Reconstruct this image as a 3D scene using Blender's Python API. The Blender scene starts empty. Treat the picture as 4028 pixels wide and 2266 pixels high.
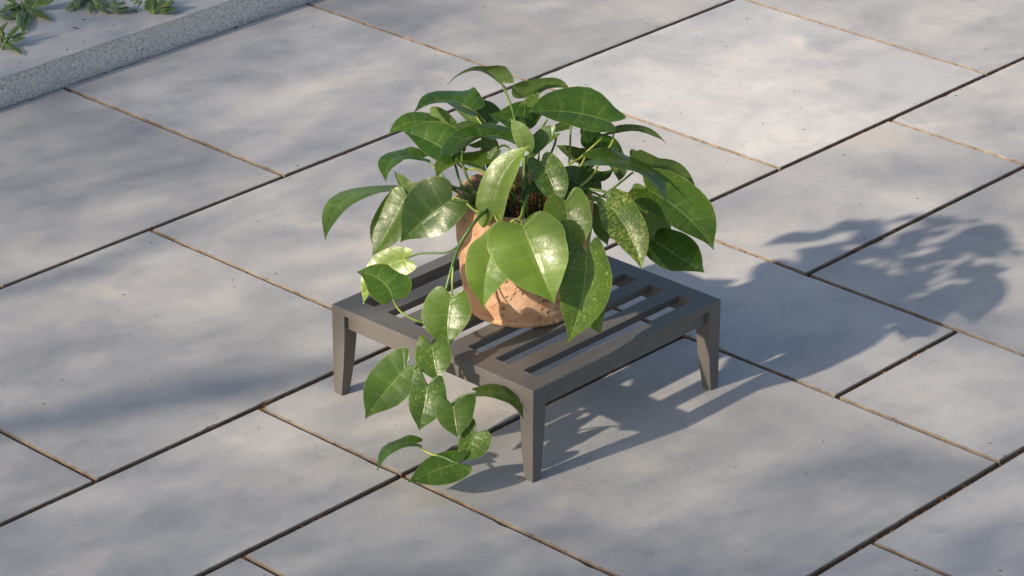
import bpy, bmesh, math, random
import numpy as np
from mathutils import Vector, noise as mnoise

rng = random.Random(7)
scene = bpy.context.scene
COL = scene.collection

# ---------------------------------------------------------------- camera
cam_data = bpy.data.cameras.new("camera")
cam_data.sensor_width = 36.0
cam_data.lens = 109.6105
cam_data.clip_start = 0.05
cam_data.clip_end = 500.0
cam = bpy.data.objects.new("camera", cam_data)
COL.objects.link(cam)
cam.matrix_world = __import__('mathutils').Matrix([[0.6852236, 0.3118723, -0.6581826, -3.4763858], [-0.7283298, 0.2960046, -0.6179943, -3.213887], [0.0020898, 0.9028383, 0.4299752, 2.6288546], [0.0, 0.0, 0.0, 1.0]])
scene.camera = cam

# ---------------------------------------------------------------- sky, sun, exposure
SUN_TO = Vector((-0.8736, 0.1609, 0.4598)).normalized()
world = bpy.data.worlds.new("World")
scene.world = world
world.use_nodes = True
wn = world.node_tree
wn.nodes.clear()
w_out = wn.nodes.new("ShaderNodeOutputWorld")
w_bg = wn.nodes.new("ShaderNodeBackground")
w_sky = wn.nodes.new("ShaderNodeTexSky")
w_sky.sky_type = 'NISHITA'
w_sky.sun_disc = False
w_sky.sun_elevation = math.asin(SUN_TO.z)
w_sky.sun_rotation = math.atan2(SUN_TO.x, SUN_TO.y)
w_sky.air_density = 1.0
w_sky.dust_density = 2.0
w_sky.ozone_density = 1.0
w_bg.inputs["Strength"].default_value = 0.118
wn.links.new(w_sky.outputs[0], w_bg.inputs[0])
wn.links.new(w_bg.outputs[0], w_out.inputs[0])

sun_data = bpy.data.lights.new("sun", 'SUN')
sun_data.energy = 5.0
sun_data.angle = math.radians(1.0)
sun_data.color = (1.0, 0.87, 0.70)
sun = bpy.data.objects.new("sun", sun_data)
COL.objects.link(sun)
sun.location = SUN_TO * 30
sun.rotation_euler = SUN_TO.to_track_quat('Z', 'Y').to_euler()

vs = scene.view_settings
vs.view_transform = 'Standard'
vs.look = 'None'
vs.exposure = 0.36
vs.gamma = 1.0
vs.use_curve_mapping = False

# ---------------------------------------------------------------- helpers
def link(o, parent=None):
    COL.objects.link(o)
    if parent is not None:
        o.parent = parent
    return o

def tag(o, label=None, cat=None, group=None, kind=None):
    if label: o["label"] = label
    if cat: o["category"] = cat
    if group: o["group"] = group
    if kind: o["kind"] = kind
    return o

def empty(name, loc=(0, 0, 0)):
    o = bpy.data.objects.new(name, None)
    o.empty_display_size = 0.05
    o.location = loc
    return link(o)

def mesh_obj(name, verts, faces, mat, parent=None, smooth=False, loc=None):
    me = bpy.data.meshes.new(name)
    me.from_pydata([tuple(v) for v in verts], [], faces)
    me.update()
    if smooth:
        me.shade_smooth()
    me.materials.append(mat)
    o = bpy.data.objects.new(name, me)
    if loc is not None:
        o.location = loc
    return link(o, parent)

class NT:
    """small node-tree helper"""
    def __init__(self, name):
        self.mat = bpy.data.materials.new(name)
        self.mat.use_nodes = True
        self.t = self.mat.node_tree
        self.t.nodes.clear()
        self.out = self.t.nodes.new("ShaderNodeOutputMaterial")
    def n(self, kind, **kw):
        nd = self.t.nodes.new(kind)
        for k, v in kw.items():
            setattr(nd, k, v)
        return nd
    def l(self, a, b):
        self.t.links.new(a, b)
    def val(self, sock, v):
        if hasattr(v, "type") and hasattr(v, "links"):
            self.l(v, sock)
        else:
            sock.default_value = v
    def math(self, op, a, b=0.0, c=None, clamp=False):
        nd = self.n("ShaderNodeMath", operation=op, use_clamp=clamp)
        self.val(nd.inputs[0], a)
        self.val(nd.inputs[1], b)
        if c is not None: self.val(nd.inputs[2], c)
        return nd.outputs[0]
    def mix(self, f, a, b, blend='MIX'):
        nd = self.n("ShaderNodeMix", data_type='RGBA', blend_type=blend)
        self.val(nd.inputs[0], f)
        for s, v in ((nd.inputs[6], a), (nd.inputs[7], b)):
            if isinstance(v, tuple) and len(v) == 3: v = v + (1.0,)
            self.val(s, v)
        return nd.outputs[2]
    def noise(self, vec, scale, detail=4.0, rough=0.55, dist=0.0):
        nd = self.n("ShaderNodeTexNoise")
        if vec is not None: self.l(vec, nd.inputs["Vector"])
        nd.inputs["Scale"].default_value = scale
        nd.inputs["Detail"].default_value = detail
        nd.inputs["Roughness"].default_value = rough
        nd.inputs["Distortion"].default_value = dist
        return nd.outputs[0]
    def voro(self, vec, scale, feature='F1', rand=1.0):
        nd = self.n("ShaderNodeTexVoronoi", feature=feature)
        if vec is not None: self.l(vec, nd.inputs["Vector"])
        nd.inputs["Scale"].default_value = scale
        nd.inputs["Randomness"].default_value = rand
        return nd.outputs[0]
    def ramp(self, f, stops):
        nd = self.n("ShaderNodeValToRGB")
        el = nd.color_ramp.elements
        while len(el) < len(stops): el.new(0.5)
        for e, (p, col) in zip(el, stops):
            e.position = p
            if not isinstance(col, tuple): col = (col, col, col)
            e.color = tuple(col) + (1.0,)
        self.l(f, nd.inputs[0])
        return nd.outputs[0]
    def remap(self, v, a, b, c=0.0, d=1.0):
        nd = self.n("ShaderNodeMapRange")
        nd.clamp = True
        self.val(nd.inputs[0], v)
        for i, x in enumerate((a, b, c, d)): nd.inputs[i + 1].default_value = x
        return nd.outputs[0]
    def bump(self, h, strength, dist, normal=None):
        nd = self.n("ShaderNodeBump")
        nd.inputs["Strength"].default_value = strength
        nd.inputs["Distance"].default_value = dist
        self.l(h, nd.inputs["Height"])
        if normal is not None: self.l(normal, nd.inputs["Normal"])
        return nd.outputs[0]
    def bsdf(self, color=None, rough=0.5, normal=None, spec=0.5, metallic=0.0):
        b = self.n("ShaderNodeBsdfPrincipled")
        if color is not None:
            if isinstance(color, tuple) and len(color) == 3: color = color + (1.0,)
            self.val(b.inputs["Base Color"], color)
        self.val(b.inputs["Roughness"], rough)
        b.inputs["Specular IOR Level"].default_value = spec
        b.inputs["Metallic"].default_value = metallic
        if normal is not None: self.l(normal, b.inputs["Normal"])
        return b
    def done(self, shader):
        self.l(shader, self.out.inputs[0])
        return self.mat

# ---------------------------------------------------------------- materials
def mat_concrete(name, tint=(1, 1, 1), aniso=True):
    m = NT(name)
    pos = m.n("ShaderNodeNewGeometry").outputs["Position"]
    info = m.n("ShaderNodeObjectInfo")
    off = m.n("ShaderNodeVectorMath", operation='SCALE')
    off.inputs[0].default_value = (13.0, 7.0, 3.0)
    m.l(info.outputs["Random"], off.inputs[3])
    vec = m.n("ShaderNodeVectorMath", operation='ADD')
    m.l(pos, vec.inputs[0]); m.l(off.outputs[0], vec.inputs[1])
    v = vec.outputs[0]
    big = m.noise(v, 3.0, 6, .6, .35)
    mid = m.noise(v, 9.0, 6, .62, .35)
    fine = m.noise(v, 160.0, 4, .7)
    grain = m.noise(v, 700.0, 2, .6)
    t = tuple
    c_a = (.312 * tint[0], .316 * tint[1], .332 * tint[2])
    c_b = (.572 * tint[0], .548 * tint[1], .510 * tint[2])
    col = m.mix(m.remap(big, .30, .70), c_a, c_b)
    # warm cement blooms and grey damp stains
    warm = m.remap(m.noise(v, 4.3, 4, .6, 1.0), .56, .74)
    col = m.mix(m.math('MULTIPLY', warm, .65), col, (.58 * tint[0], .515 * tint[1], .46 * tint[2]))
    stain = m.remap(mid, .56, .72)
    col = m.mix(m.math('MULTIPLY', stain, .5), col, (.29, .293, .31))
    # trowel marks
    mp = m.n("ShaderNodeMapping"); mp.inputs["Scale"].default_value = (30, 220, 60)
    mp.inputs["Rotation"].default_value = (0, 0, .5)
    m.l(v, mp.inputs[0])
    trow = m.noise(mp.outputs[0], 1.0, 4, .65, .3)
    col = m.mix(m.math('MULTIPLY', m.remap(trow, .48, .72), .24), col, (.30, .30, .31))
    # pores
    sp = m.voro(v, 120.0)
    pores = m.math('MULTIPLY', m.remap(sp, .10, .20, 1, 0), m.remap(m.noise(v, 24.0, 3), .52, .64))
    col = m.mix(m.math('MULTIPLY', pores, .5), col, (.12, .115, .11))
    col = m.mix(m.math('MULTIPLY', m.remap(fine, .44, .72), .18), col, (.24, .24, .245))
    col = m.mix(m.math('MULTIPLY', m.remap(grain, .35, .7), .10), col, (.68, .67, .66))
    # slab to slab tone
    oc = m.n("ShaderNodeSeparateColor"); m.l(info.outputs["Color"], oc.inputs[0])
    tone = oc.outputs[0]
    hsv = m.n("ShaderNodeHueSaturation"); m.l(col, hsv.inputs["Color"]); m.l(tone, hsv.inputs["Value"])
    # hairline cracks
    wob = m.n("ShaderNodeVectorMath", operation='MULTIPLY_ADD')
    nz = m.n("ShaderNodeTexNoise"); nz.inputs["Scale"].default_value = 7; nz.inputs["Detail"].default_value = 6; m.l(v, nz.inputs["Vector"])
    m.l(nz.outputs["Color"], wob.inputs[0]); wob.inputs[1].default_value = (.22, .22, .22); m.l(v, wob.inputs[2])
    cr = m.voro(wob.outputs[0], 2.1, 'DISTANCE_TO_EDGE')
    crack = m.math('MULTIPLY', m.remap(cr, 0.0, .0028, 1, 0), m.remap(m.noise(v, 3.1, 2), .60, .68))
    col2 = m.mix(m.math('MULTIPLY', crack, .45), hsv.outputs[0], (.16, .155, .15))
    h = m.math('ADD', m.math('MULTIPLY', fine, .6), m.math('MULTIPLY', grain, .4))
    h = m.math('SUBTRACT', h, m.math('MULTIPLY', pores, .8))
    h = m.math('ADD', h, m.math('MULTIPLY', trow, .5))
    nrm = m.bump(h, .5, .0014)
    rough = m.remap(mid, .3, .7, .55, .78)
    return m.done(m.bsdf(col2, rough, nrm, .35).outputs[0])

def mat_aggregate():
    m = NT("exposed_aggregate")
    pos = m.n("ShaderNodeNewGeometry").outputs["Position"]
    vo = m.n("ShaderNodeTexVoronoi"); vo.inputs["Scale"].default_value = 290
    m.l(pos, vo.inputs["Vector"])
    stone = m.n("ShaderNodeSeparateColor"); m.l(vo.outputs["Color"], stone.inputs[0])
    col = m.mix(stone.outputs[0], (.64, .615, .585), (.86, .83, .79))
    col = m.mix(m.math('MULTIPLY', m.remap(stone.outputs[1], .86, .9), .7), col, (.46, .38, .29))
    col = m.mix(m.remap(vo.outputs["Distance"], .6, .95), col, (.34, .32, .295))
    col = m.mix(m.math('MULTIPLY', m.remap(m.noise(pos, 11, 4), .5, .72), .4), col, (.56, .545, .525))
    nrm = m.bump(m.math('SUBTRACT', 1.0, vo.outputs["Distance"]), .8, .003)
    return m.done(m.bsdf(col, .8, nrm, .3).outputs[0])

def mat_metal():
    m = NT("satin_taupe_metal")
    pos = m.n("ShaderNodeNewGeometry").outputs["Position"]
    n1 = m.noise(pos, 14, 4, .6)
    n2 = m.noise(pos, 900, 2, .6)
    col = m.mix(n1, (.116, .109, .101), (.138, .130, .121))
    dust = m.remap(m.noise(pos, 35, 6, .7, .6), .54, .78)
    col = m.mix(m.math('MULTIPLY', dust, .22), col, (.24, .225, .205))
    scuff = m.remap(m.noise(pos, 220, 3, .7), .66, .74)
    col = m.mix(m.math('MULTIPLY', scuff, .12), col, (.38, .36, .34))
    nrm = m.bump(n2, .08, .0006)
    return m.done(m.bsdf(col, m.remap(n1, .3, .7, .34, .46), nrm, .30, 0.0).outputs[0])

def mat_terracotta():
    m = NT("weathered_terracotta")
    pos = m.n("ShaderNodeNewGeometry").outputs["Position"]
    a = m.noise(pos, 15, 7, .65, .9)
    b = m.noise(pos, 38, 5, .65, .4)
    g = m.noise(pos, 320, 3, .6)
    col = m.ramp(a, [(.28, (.42, .215, .122)), (.50, (.56, .325, .200)), (.72, (.68, .48, .34))])
    col = m.mix(m.math('MULTIPLY', m.remap(b, .55, .75), .55), col, (.62, .46, .33))
    col = m.mix(m.math('MULTIPLY', m.remap(b, .45, .25), .45), col, (.24, .11, .06))
    v = m.voro(pos, 62)
    pit = m.math('MULTIPLY', m.remap(v, .14, .27, 1, 0), m.remap(m.noise(pos, 16, 3), .42, .56))
    mp = m.n("ShaderNodeMapping"); mp.inputs["Scale"].default_value = (1, 1, 2.2)
    m.l(pos, mp.inputs[0])
    wob = m.n("ShaderNodeVectorMath", operation='MULTIPLY_ADD')
    nz = m.n("ShaderNodeTexNoise"); nz.inputs["Scale"].default_value = 30; m.l(pos, nz.inputs["Vector"])
    m.l(nz.outputs["Color"], wob.inputs[0]); wob.inputs[1].default_value = (.03, .03, .03); m.l(mp.outputs[0], wob.inputs[2])
    ck = m.voro(wob.outputs[0], 17, 'DISTANCE_TO_EDGE')
    crack = m.math('MULTIPLY', m.remap(ck, 0.0, .011, 1, 0), m.remap(m.noise(pos, 14, 3), .48, .58))
    dark = m.math('MAXIMUM', pit, crack)
    col = m.mix(m.math('MULTIPLY', dark, .55), col, (.10, .045, .025))
    h = m.math('ADD', m.math('MULTIPLY', b, .9), m.math('MULTIPLY', g, .25))
    h = m.math('SUBTRACT', h, m.math('MULTIPLY', dark, .9))
    nrm = m.bump(h, .7, .004)
    return m.done(m.bsdf(col, .8, nrm, .25).outputs[0])

def mat_leaf(name="pothos_leaf", dark=(.015, .060, .010), lite=(.185, .292, .028), stripe=False):
    m = NT(name)
    uv = m.n("ShaderNodeUVMap"); uv.uv_map = "UVMap"
    sx = m.n("ShaderNodeSeparateXYZ"); m.l(uv.outputs[0], sx.inputs[0])
    t, sv = sx.outputs[0], sx.outputs[1]
    lat = m.math('ABSOLUTE', m.math('SUBTRACT', sv, .5))          # 0 at midrib, .5 at edge
    info = m.n("ShaderNodeObjectInfo")
    oc = m.n("ShaderNodeSeparateColor"); m.l(info.outputs["Color"], oc.inputs[0])
    yel, fleck, rnd = oc.outputs[0], oc.outputs[1], oc.outputs[2]
    tc = m.n("ShaderNodeTexCoord").outputs["Object"]
    n1 = m.noise(tc, 26, 4, .6, .4)
    n2 = m.noise(tc, 260, 3, .6)
    f = m.math('ADD', yel, m.math('MULTIPLY', m.math('SUBTRACT', n1, .5), .55), clamp=True)
    col = m.mix(f, dark, lite)
    if stripe:
        # long pale stripes that follow the blade
        mp = m.n("ShaderNodeMapping"); mp.inputs["Scale"].default_value = (1.2, 15, 1)
        m.l(uv.outputs[0], mp.inputs[0])
        st = m.noise(mp.outputs[0], 1.0, 2, .5)
        col = m.mix(m.math('MULTIPLY', m.remap(st, .5, .62), .38), col, (.27, .36, .13))
        col = m.mix(m.math('MULTIPLY', m.remap(lat, .40, .47), .55), col, (.48, .48, .20))
    else:
        # cream and lime variegation flecks
        mp = m.n("ShaderNodeMapping"); mp.inputs["Scale"].default_value = (1.0, .55, 1.0)
        m.l(tc, mp.inputs[0])
        fk = m.noise(tc, 210, 3, .65, .4)
        pt = m.remap(m.noise(tc, 34, 3, .6, .5), .42, .62)
        thr = m.math('SUBTRACT', .69, m.math('MULTIPLY', fleck, .20))
        fm = m.math('MULTIPLY', m.remap(m.math('SUBTRACT', fk, thr), 0, .06), m.math('ADD', m.math('MULTIPLY', pt, .8), .2))
        col = m.mix(m.math('MULTIPLY', fm, .8), col, (.42, .47, .10))
        # midrib and side veins a shade lighter
        vein = m.math('POWER', m.math('ABSOLUTE', m.math('SINE', m.math('MULTIPLY', m.math('POWER', t, .75), math.pi * 9))), 40)
        vein = m.math('MULTIPLY', vein, m.remap(lat, .02, .5, .9, .15))
        rib = m.remap(lat, .006, .020, 1, 0)
        col = m.mix(m.math('MULTIPLY', vein, .32), col, (.20, .30, .08))
        col = m.mix(m.math('MULTIPLY', rib, .45), col, (.30, .40, .13))
        col = m.mix(m.math('MULTIPLY', m.remap(lat, .480, .496), .4), col, (.38, .42, .12))
        sv2 = m.voro(tc, 95)
        spot = m.math('MULTIPLY', m.remap(sv2, .05, .09, 1, 0), m.remap(m.noise(tc, 20, 2), .58, .64))
        col = m.mix(m.math('MULTIPLY', spot, .6), col, (.10, .06, .02))
    col = m.mix(m.math('MULTIPLY', m.math('SUBTRACT', rnd, .5), .0), col, col)
    back = m.n("ShaderNodeNewGeometry").outputs["Backfacing"]
    col = m.mix(m.math('MULTIPLY', back, .35), col, (.17, .23, .09))
    # relief: puffed tissue between the veins, midrib groove, fine cell grain
    s1 = m.math('ABSOLUTE', m.math('SINE', m.math('MULTIPLY', m.math('POWER', t, .75), math.pi * 9)))
    groove = m.math('POWER', s1, 5)
    hgt = m.math('SUBTRACT', m.math('MULTIPLY', m.remap(lat, 0.0, .03), .8), m.math('MULTIPLY', groove, .42 if not stripe else 0.0))
    hgt = m.math('ADD', hgt, m.math('MULTIPLY', n1, .9))
    hgt = m.math('ADD', hgt, m.math('MULTIPLY', m.noise(tc, 85, 3, .6, .5), .7))
    hgt = m.math('ADD', hgt, m.math('MULTIPLY', n2, .2))
    nrm = m.bump(hgt, .45, .0016)
    rough = m.math('ADD', m.remap(m.noise(tc, 120, 4, .7), .3, .7, .24, .44), m.math('MULTIPLY', back, .2))
    b = m.bsdf(col, rough, nrm, .5)
    tr = m.n("ShaderNodeBsdfTranslucent")
    tcol = m.mix(.5, col, (.17, .31, .012))
    m.l(tcol, tr.inputs[0]); m.l(nrm, tr.inputs["Normal"])
    mx = m.n("ShaderNodeMixShader"); mx.inputs[0].default_value = .27
    m.l(b.outputs[0], mx.inputs[1]); m.l(tr.outputs[0], mx.inputs[2])
    return m.done(mx.outputs[0])

def mat_stem():
    m = NT("green_stem")
    tc = m.n("ShaderNodeTexCoord").outputs["Object"]
    info = m.n("ShaderNodeObjectInfo").outputs["Random"]
    n1 = m.noise(tc, 34, 3, .6)
    f = m.math('ADD', m.math('MULTIPLY', n1, .9), m.math('MULTIPLY', m.math('SUBTRACT', info, .5), .6))
    col = m.ramp(f, [(.25, (.045, .11, .015)), (.5, (.15, .25, .03)), (.75, (.40, .44, .09))])
    return m.done(m.bsdf(col, .4, None, .5).outputs[0])

def mat_plain(name, a, b, scale, rough=.8, bump=0.0):
    m = NT(name)
    pos = m.n("ShaderNodeNewGeometry").outputs["Position"]
    n1 = m.noise(pos, scale, 4, .65)
    n2 = m.n("ShaderNodeTexWhiteNoise"); n2.noise_dimensions = '3D'
    col = m.mix(m.remap(n1, .3, .7), a, b)
    nrm = m.bump(n1, bump, .002) if bump else None
    return m.done(m.bsdf(col, rough, nrm, .3).outputs[0])

M_SLAB = mat_concrete("cast_concrete")
M_KTOP = mat_concrete("kerb_concrete", (.97, .985, 1.0))
M_AGG = mat_aggregate()
M_METAL = mat_metal()
M_POT = mat_terracotta()
M_LEAF = mat_leaf()
M_STEM = mat_stem()
M_KLEAF = mat_leaf("striped_leaf", (.050, .115, .035), (.17, .25, .075), True)
M_BED = mat_plain("joint_bedding", (.030, .019, .012), (.085, .045, .020), 220, .9, .6)
M_EDGE = mat_plain("slab_edge_dirt", (.16, .128, .100), (.33, .280, .232), 30, .85, .3)
M_GRIT = mat_plain("rust_grit", (.07, .026, .010), (.46, .18, .035), 130, .8)
M_SOIL = mat_plain("soil_granules", (.050, .024, .012), (.235, .118, .058), 160, .9, .5)
M_LITTER = mat_plain("dark_litter", (.035, .028, .022), (.10, .065, .04), 40, .8)
M_BARK = mat_plain("bark", (.06, .045, .032), (.16, .12, .09), 30, .9, .6)

# ================================================================ SETTING
# ground sheet under everything
G = 60.0
tag(mesh_obj("ground", [(-G, -G, -.034), (G, -G, -.034), (G, G, -.034), (-G, G, -.034)], [(0, 1, 2, 3)], M_BED), kind="structure")

# pavement: large concrete slabs laid in a broken bond, open joints
pavement = empty("pavement", (0, 0, 0))
tag(pavement, kind="structure")
def gx(k): return .242 + .3775 * k
YK, Y1, Y2, Y3, Y4, Y5 = 2.031, 1.2935, .555, .185, -.181, -.546
cells = []
for k in range(-11, 16, 2): cells.append((gx(k), gx(k + 2), Y1, YK))
xs = [gx(k) for k in range(-10, 1, 2)] + [gx(3), gx(5), gx(7), gx(9), gx(11), gx(13), gx(15)]
cells += [(a, b, Y2, Y1) for a, b in zip(xs, xs[1:])]
xs = [gx(k) for k in range(-9, 2, 2)]
cells += [(a, b, Y3, Y2) for a, b in zip(xs, xs[1:])]
cells.append((gx(1), gx(2), Y4, Y2))
xs = [gx(k) for k in range(2, 17, 2)]
cells += [(a, b, Y3, Y2) for a, b in zip(xs, xs[1:])]
cells += [(a, b, Y5, Y3) for a, b in zip(xs, xs[1:])]
cells.append((gx(1), gx(2), Y5, Y4))
cells.append((gx(-1), gx(1), Y5, Y3))
cells.append((gx(-2), gx(-1), Y5, Y3))
xs = [gx(k) for k in range(-10, -1, 2)]
cells += [(a, b, Y5, Y3) for a, b in zip(xs, xs[1:])]
yy = Y5
for row in range(4):
    y0 = yy - .7385
    st = -10 if row % 2 == 0 else -11
    cells += [(gx(k), gx(k + 2), y0, yy) for k in range(st, 15, 2)]
    yy = y0

JW = .0056
slab_meshes = {}
def slab_mesh(w, h, variant):
    key = (round(w, 3), round(h, 3), variant)
    if key in slab_meshes: return slab_meshes[key]
    r = random.Random(str(key))
    ring = []
    hw, hh = w / 2 - .0047, h / 2 - JW
    def side(ax, ay, bx, by, n):
        for i in range(n):
            t = i / n
            ring.append((ax + (bx - ax) * t, ay + (by - ay) * t))
    n1, n2 = max(6, int(w / .022)), max(6, int(h / .022))
    side(-hw, -hh, hw, -hh, n1); side(hw, -hh, hw, hh, n2); side(hw, hh, -hw, hh, n1); side(-hw, hh, -hw, -hh, n2)
    N = len(ring)
    top, lip, bot = [], [], []
    for i, (x, y) in enumerate(ring):
        chip = r.uniform(.0, .0005) + (r.uniform(.001, .0035) if r.random() < .05 else 0)
        cham = .0012 + chip
        nx = -1 if x >= hw - 1e-6 else (1 if x <= -hw + 1e-6 else 0)
        ny = -1 if y >= hh - 1e-6 else (1 if y <= -hh + 1e-6 else 0)
        top.append((x + nx * cham, y + ny * cham, 0.0))
        lip.append((x + nx * chip * .4, y + ny * chip * .4, -cham))
        bot.append((x, y, -.03))
    verts = top + lip + bot
    faces = [tuple(range(N))]
    for i in range(N):
        j = (i + 1) % N
        faces.append((i + N, j + N, j, i))
        faces.append((i + 2 * N, j + 2 * N, j + N, i + N))
    me = bpy.data.meshes.new("slab")
    me.from_pydata(verts, [], faces)
    me.materials.append(M_SLAB)
    me.materials.append(M_EDGE)
    for k_, pg in enumerate(me.polygons):
        if k_ > 0: pg.material_index = 1
    slab_meshes[key] = me
    return me
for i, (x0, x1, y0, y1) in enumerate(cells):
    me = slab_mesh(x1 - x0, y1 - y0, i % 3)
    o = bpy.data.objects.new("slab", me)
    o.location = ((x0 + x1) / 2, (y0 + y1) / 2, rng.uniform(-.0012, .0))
    pale = 1.28 if abs(x0 - gx(3)) < .01 and abs(y0 - Y2) < .01 else rng.uniform(.90, 1.08)  # one slab's colour raised to carry the sunlit hotspot; the rest vary at random
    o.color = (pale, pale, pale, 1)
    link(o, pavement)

# rust-brown grit lying in the open joints
segs = []
for (x0, x1, y0, y1) in cells:
    segs.append((x0, y0, x1, y0)); segs.append((x0, y0, x0, y1))
gv, gf = [], []
def chip(cx, cy, cz, s, r):
    a = r.uniform(0, 6.28); b = len(gv)
    l, w, h = s * r.uniform(.7, 1.6), s * r.uniform(.4, .8), s * r.uniform(.3, .6)
    ca, sa = math.cos(a), math.sin(a)
    for dz in (0, h):
        for (px, py) in ((-l, -w), (l, -w * .6), (l * .8, w), (-l * .9, w * .8)):
            px *= (1 if dz == 0 else .75); py *= (1 if dz == 0 else .75)
            gv.append((cx + px * ca - py * sa, cy + px * sa + py * ca, cz + dz))
    gf.extend([(b, b + 1, b + 5, b + 4), (b + 1, b + 2, b + 6, b + 5), (b + 2, b + 3, b + 7, b + 6), (b + 3, b, b + 4, b + 7), (b + 4, b + 5, b + 6, b + 7)])
rg = random.Random(3)
for (ax, ay, bx, by) in segs:
    if max(ax, bx) < -1.3 or min(ax, bx) > 3.2 or max(ay, by) < -1.2: continue
    ln = math.hypot(bx - ax, by - ay)
    n = int(ln * 210)
    for _ in range(n):
        t = rg.random()
        dens = mnoise.noise(Vector((ax + (bx - ax) * t, ay + (by - ay) * t, 0)) * 7)
        if dens < -.12 and rg.random() < .8: continue
        j = rg.gauss(-.0028 if ay == by else 0, .0020); j = max(-.0052, min(.0052, j))
        if ax == bx: px, py = ax + j, ay + (by - ay) * t
        else: px, py = ax + (bx - ax) * t, ay + j
        chip(px, py, -.0072 + rg.random() * .0032, rg.uniform(.0010, .0026), rg)
# bedding strip a few millimetres under the slab faces
tag(mesh_obj("joint_bedding", [(-6, -4, -.0072), (7, -4, -.0072), (7, 2.06, -.0072), (-6, 2.06, -.0072)], [(0, 1, 2, 3)], M_BED), kind="structure")
tag(mesh_obj("joint_grit", gv, gf, M_GRIT), "rust-orange grit and chips lying in the open slab joints", "grit", kind="stuff")

# kerb: raised concrete ledge with an exposed-aggregate face
KH = .0695
kerb = empty("kerb", (0, YK, 0)); tag(kerb, kind="structure")
kv, kf = [], []
x0k, x1k, nxk, nzk = .3, 1.6, 800, 44
for iz in range(nzk + 1):
    for ix in range(nxk + 1):
        x = x0k + (x1k - x0k) * ix / nxk; z = -.006 + (KH - .0015 + .006) * iz / nzk
        d = mnoise.voronoi(Vector((x * 250, z * 250, 3.3)))[0][0]
        big = mnoise.noise(Vector((x * 30, z * 30, 8))) 
        e = -.0022 * max(0, (.62 - d)) + .0014 * big
        pit = mnoise.noise(Vector((x * 75, z * 75, 21)))
        if pit > .52: e += .005 * (pit - .52) / .2
        fade = min(1.0, (nzk - iz) / 3.0)
        kv.append((x, .004 + e * fade, z))
for iz in range(nzk):
    for ix in range(nxk):
        a = iz * (nxk + 1) + ix
        kf.append((a, a + 1, a + nxk + 2, a + nxk + 1))
mesh_obj("aggregate_face", kv, kf, M_AGG, kerb, smooth=False)
for nm, xa, xb in (("aggregate_block", -6, x0k), ("aggregate_block", x1k, 8)):
    mesh_obj(nm, [(xa, .003, -.03), (xb, .003, -.03), (xb, .003, KH - .0015), (xa, .003, KH - .0015)], [(0, 1, 2, 3)], M_AGG, kerb)
# smooth trowelled top with a slightly worn arris
tv, tf = [], []
NX = 260
for ix in range(NX + 1):
    x = -6 + 14 * ix / NX
    w = .0006 * mnoise.noise(Vector((x * 20, 0, 0)))
    for (yy_, zz_) in ((.0035 + w, KH - .0035), (.001 + w, KH - .002), (.003 + w, KH), (4.0, KH)):
        tv.append((x, yy_, zz_))
for ix in range(NX):
    for k in range(3):
        a = ix * 4 + k
        tf.append((a, a + 4, a + 5, a + 1))
mesh_obj("trowelled_top", tv, tf, M_KTOP, kerb)

# ================================================================ STAND
S, S2, H = .5, .4966, .1792
stand = empty("plant_stand", (S / 2, S2 / 2, 0))
tag(stand, "low square slatted metal stand in satin taupe, carrying the terracotta pot", "plant stand")
ORI = Vector((S / 2, S2 / 2, 0))
def sobj(name, verts, faces, smooth=False):
    return mesh_obj(name, [Vector(v) - ORI for v in verts], faces, M_METAL, stand, smooth)
PT = .0137
ch = .0009
def frame_plate():
    # ring with a rectangular hole that the slats fill, outer arris chamfered
    xo = [(0, 0), (S, 0), (S, S2), (0, S2)]
    xi = [(.0452, .0330), (.4588, .0330), (.4588, .4664), (.0452, .4664)]
    v = []
    for (x, y) in xo: v.append((x + (ch if x == 0 else -ch), y + (ch if y == 0 else -ch), H))
    for (x, y) in xo: v.append((x, y, H - ch))
    for (x, y) in xo: v.append((x, y, H - PT))
    for (x, y) in xi: v.append((x, y, H))
    for (x, y) in xi: v.append((x, y, H - PT))
    f = []
    for i in range(4):
        j = (i + 1) % 4
        f += [(i, j, 12 + j, 12 + i), (4 + i, 4 + j, j, i), (8 + i, 8 + j, 4 + j, 4 + i), (12 + i, 12 + j, 16 + j, 16 + i), (16 + i, 16 + j, 8 + j, 8 + i)]
    return v, f
sobj("top_frame", *frame_plate())
for k in range(6):
    ya, yb = .0663 + .0667 * k, .0997 + .0667 * k
    c2 = .0006
    prof = [(ya, H - PT), (ya, H - c2), (ya + c2, H), (yb - c2, H), (yb, H - c2), (yb, H - PT)]
    v = [(.0452, y, z) for y, z in prof] + [(.4588, y, z) for y, z in prof]
    f = [(i, (i + 1) % 6, 6 + (i + 1) % 6, 6 + i) for i in range(6)]
    f = [tuple(reversed(q)) for q in f]
    sobj("slat", v, f)
def bevel_box(name, a, b, c=.0008):
    bm = bmesh.new()
    bmesh.ops.create_cube(bm, size=1)
    for vv in bm.verts:
        vv.co = Vector([(a[i] + b[i]) / 2 + vv.co[i] * (b[i] - a[i]) for i in range(3)]) - ORI
    bmesh.ops.bevel(bm, geom=bm.edges[:], offset=c, segments=1, affect='EDGES')
    me = bpy.data.meshes.new(name); bm.to_mesh(me); bm.free()
    me.materials.append(M_METAL)
    return link(bpy.data.objects.new(name, me), stand)
LW, RC, AT = .0312, .0088, .012
za, zb = H - PT - .0295, H - PT - .0002
bevel_box("apron", (RC, LW, za), (RC + AT, S2 - LW, zb))
bevel_box("apron", (S - RC - AT, LW, za), (S - RC, S2 - LW, zb))
bevel_box("apron", (LW, RC, za), (S - LW, RC + AT, zb))
bevel_box("apron", (LW, S2 - RC - AT, za), (S - LW, S2 - RC, zb))
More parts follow.
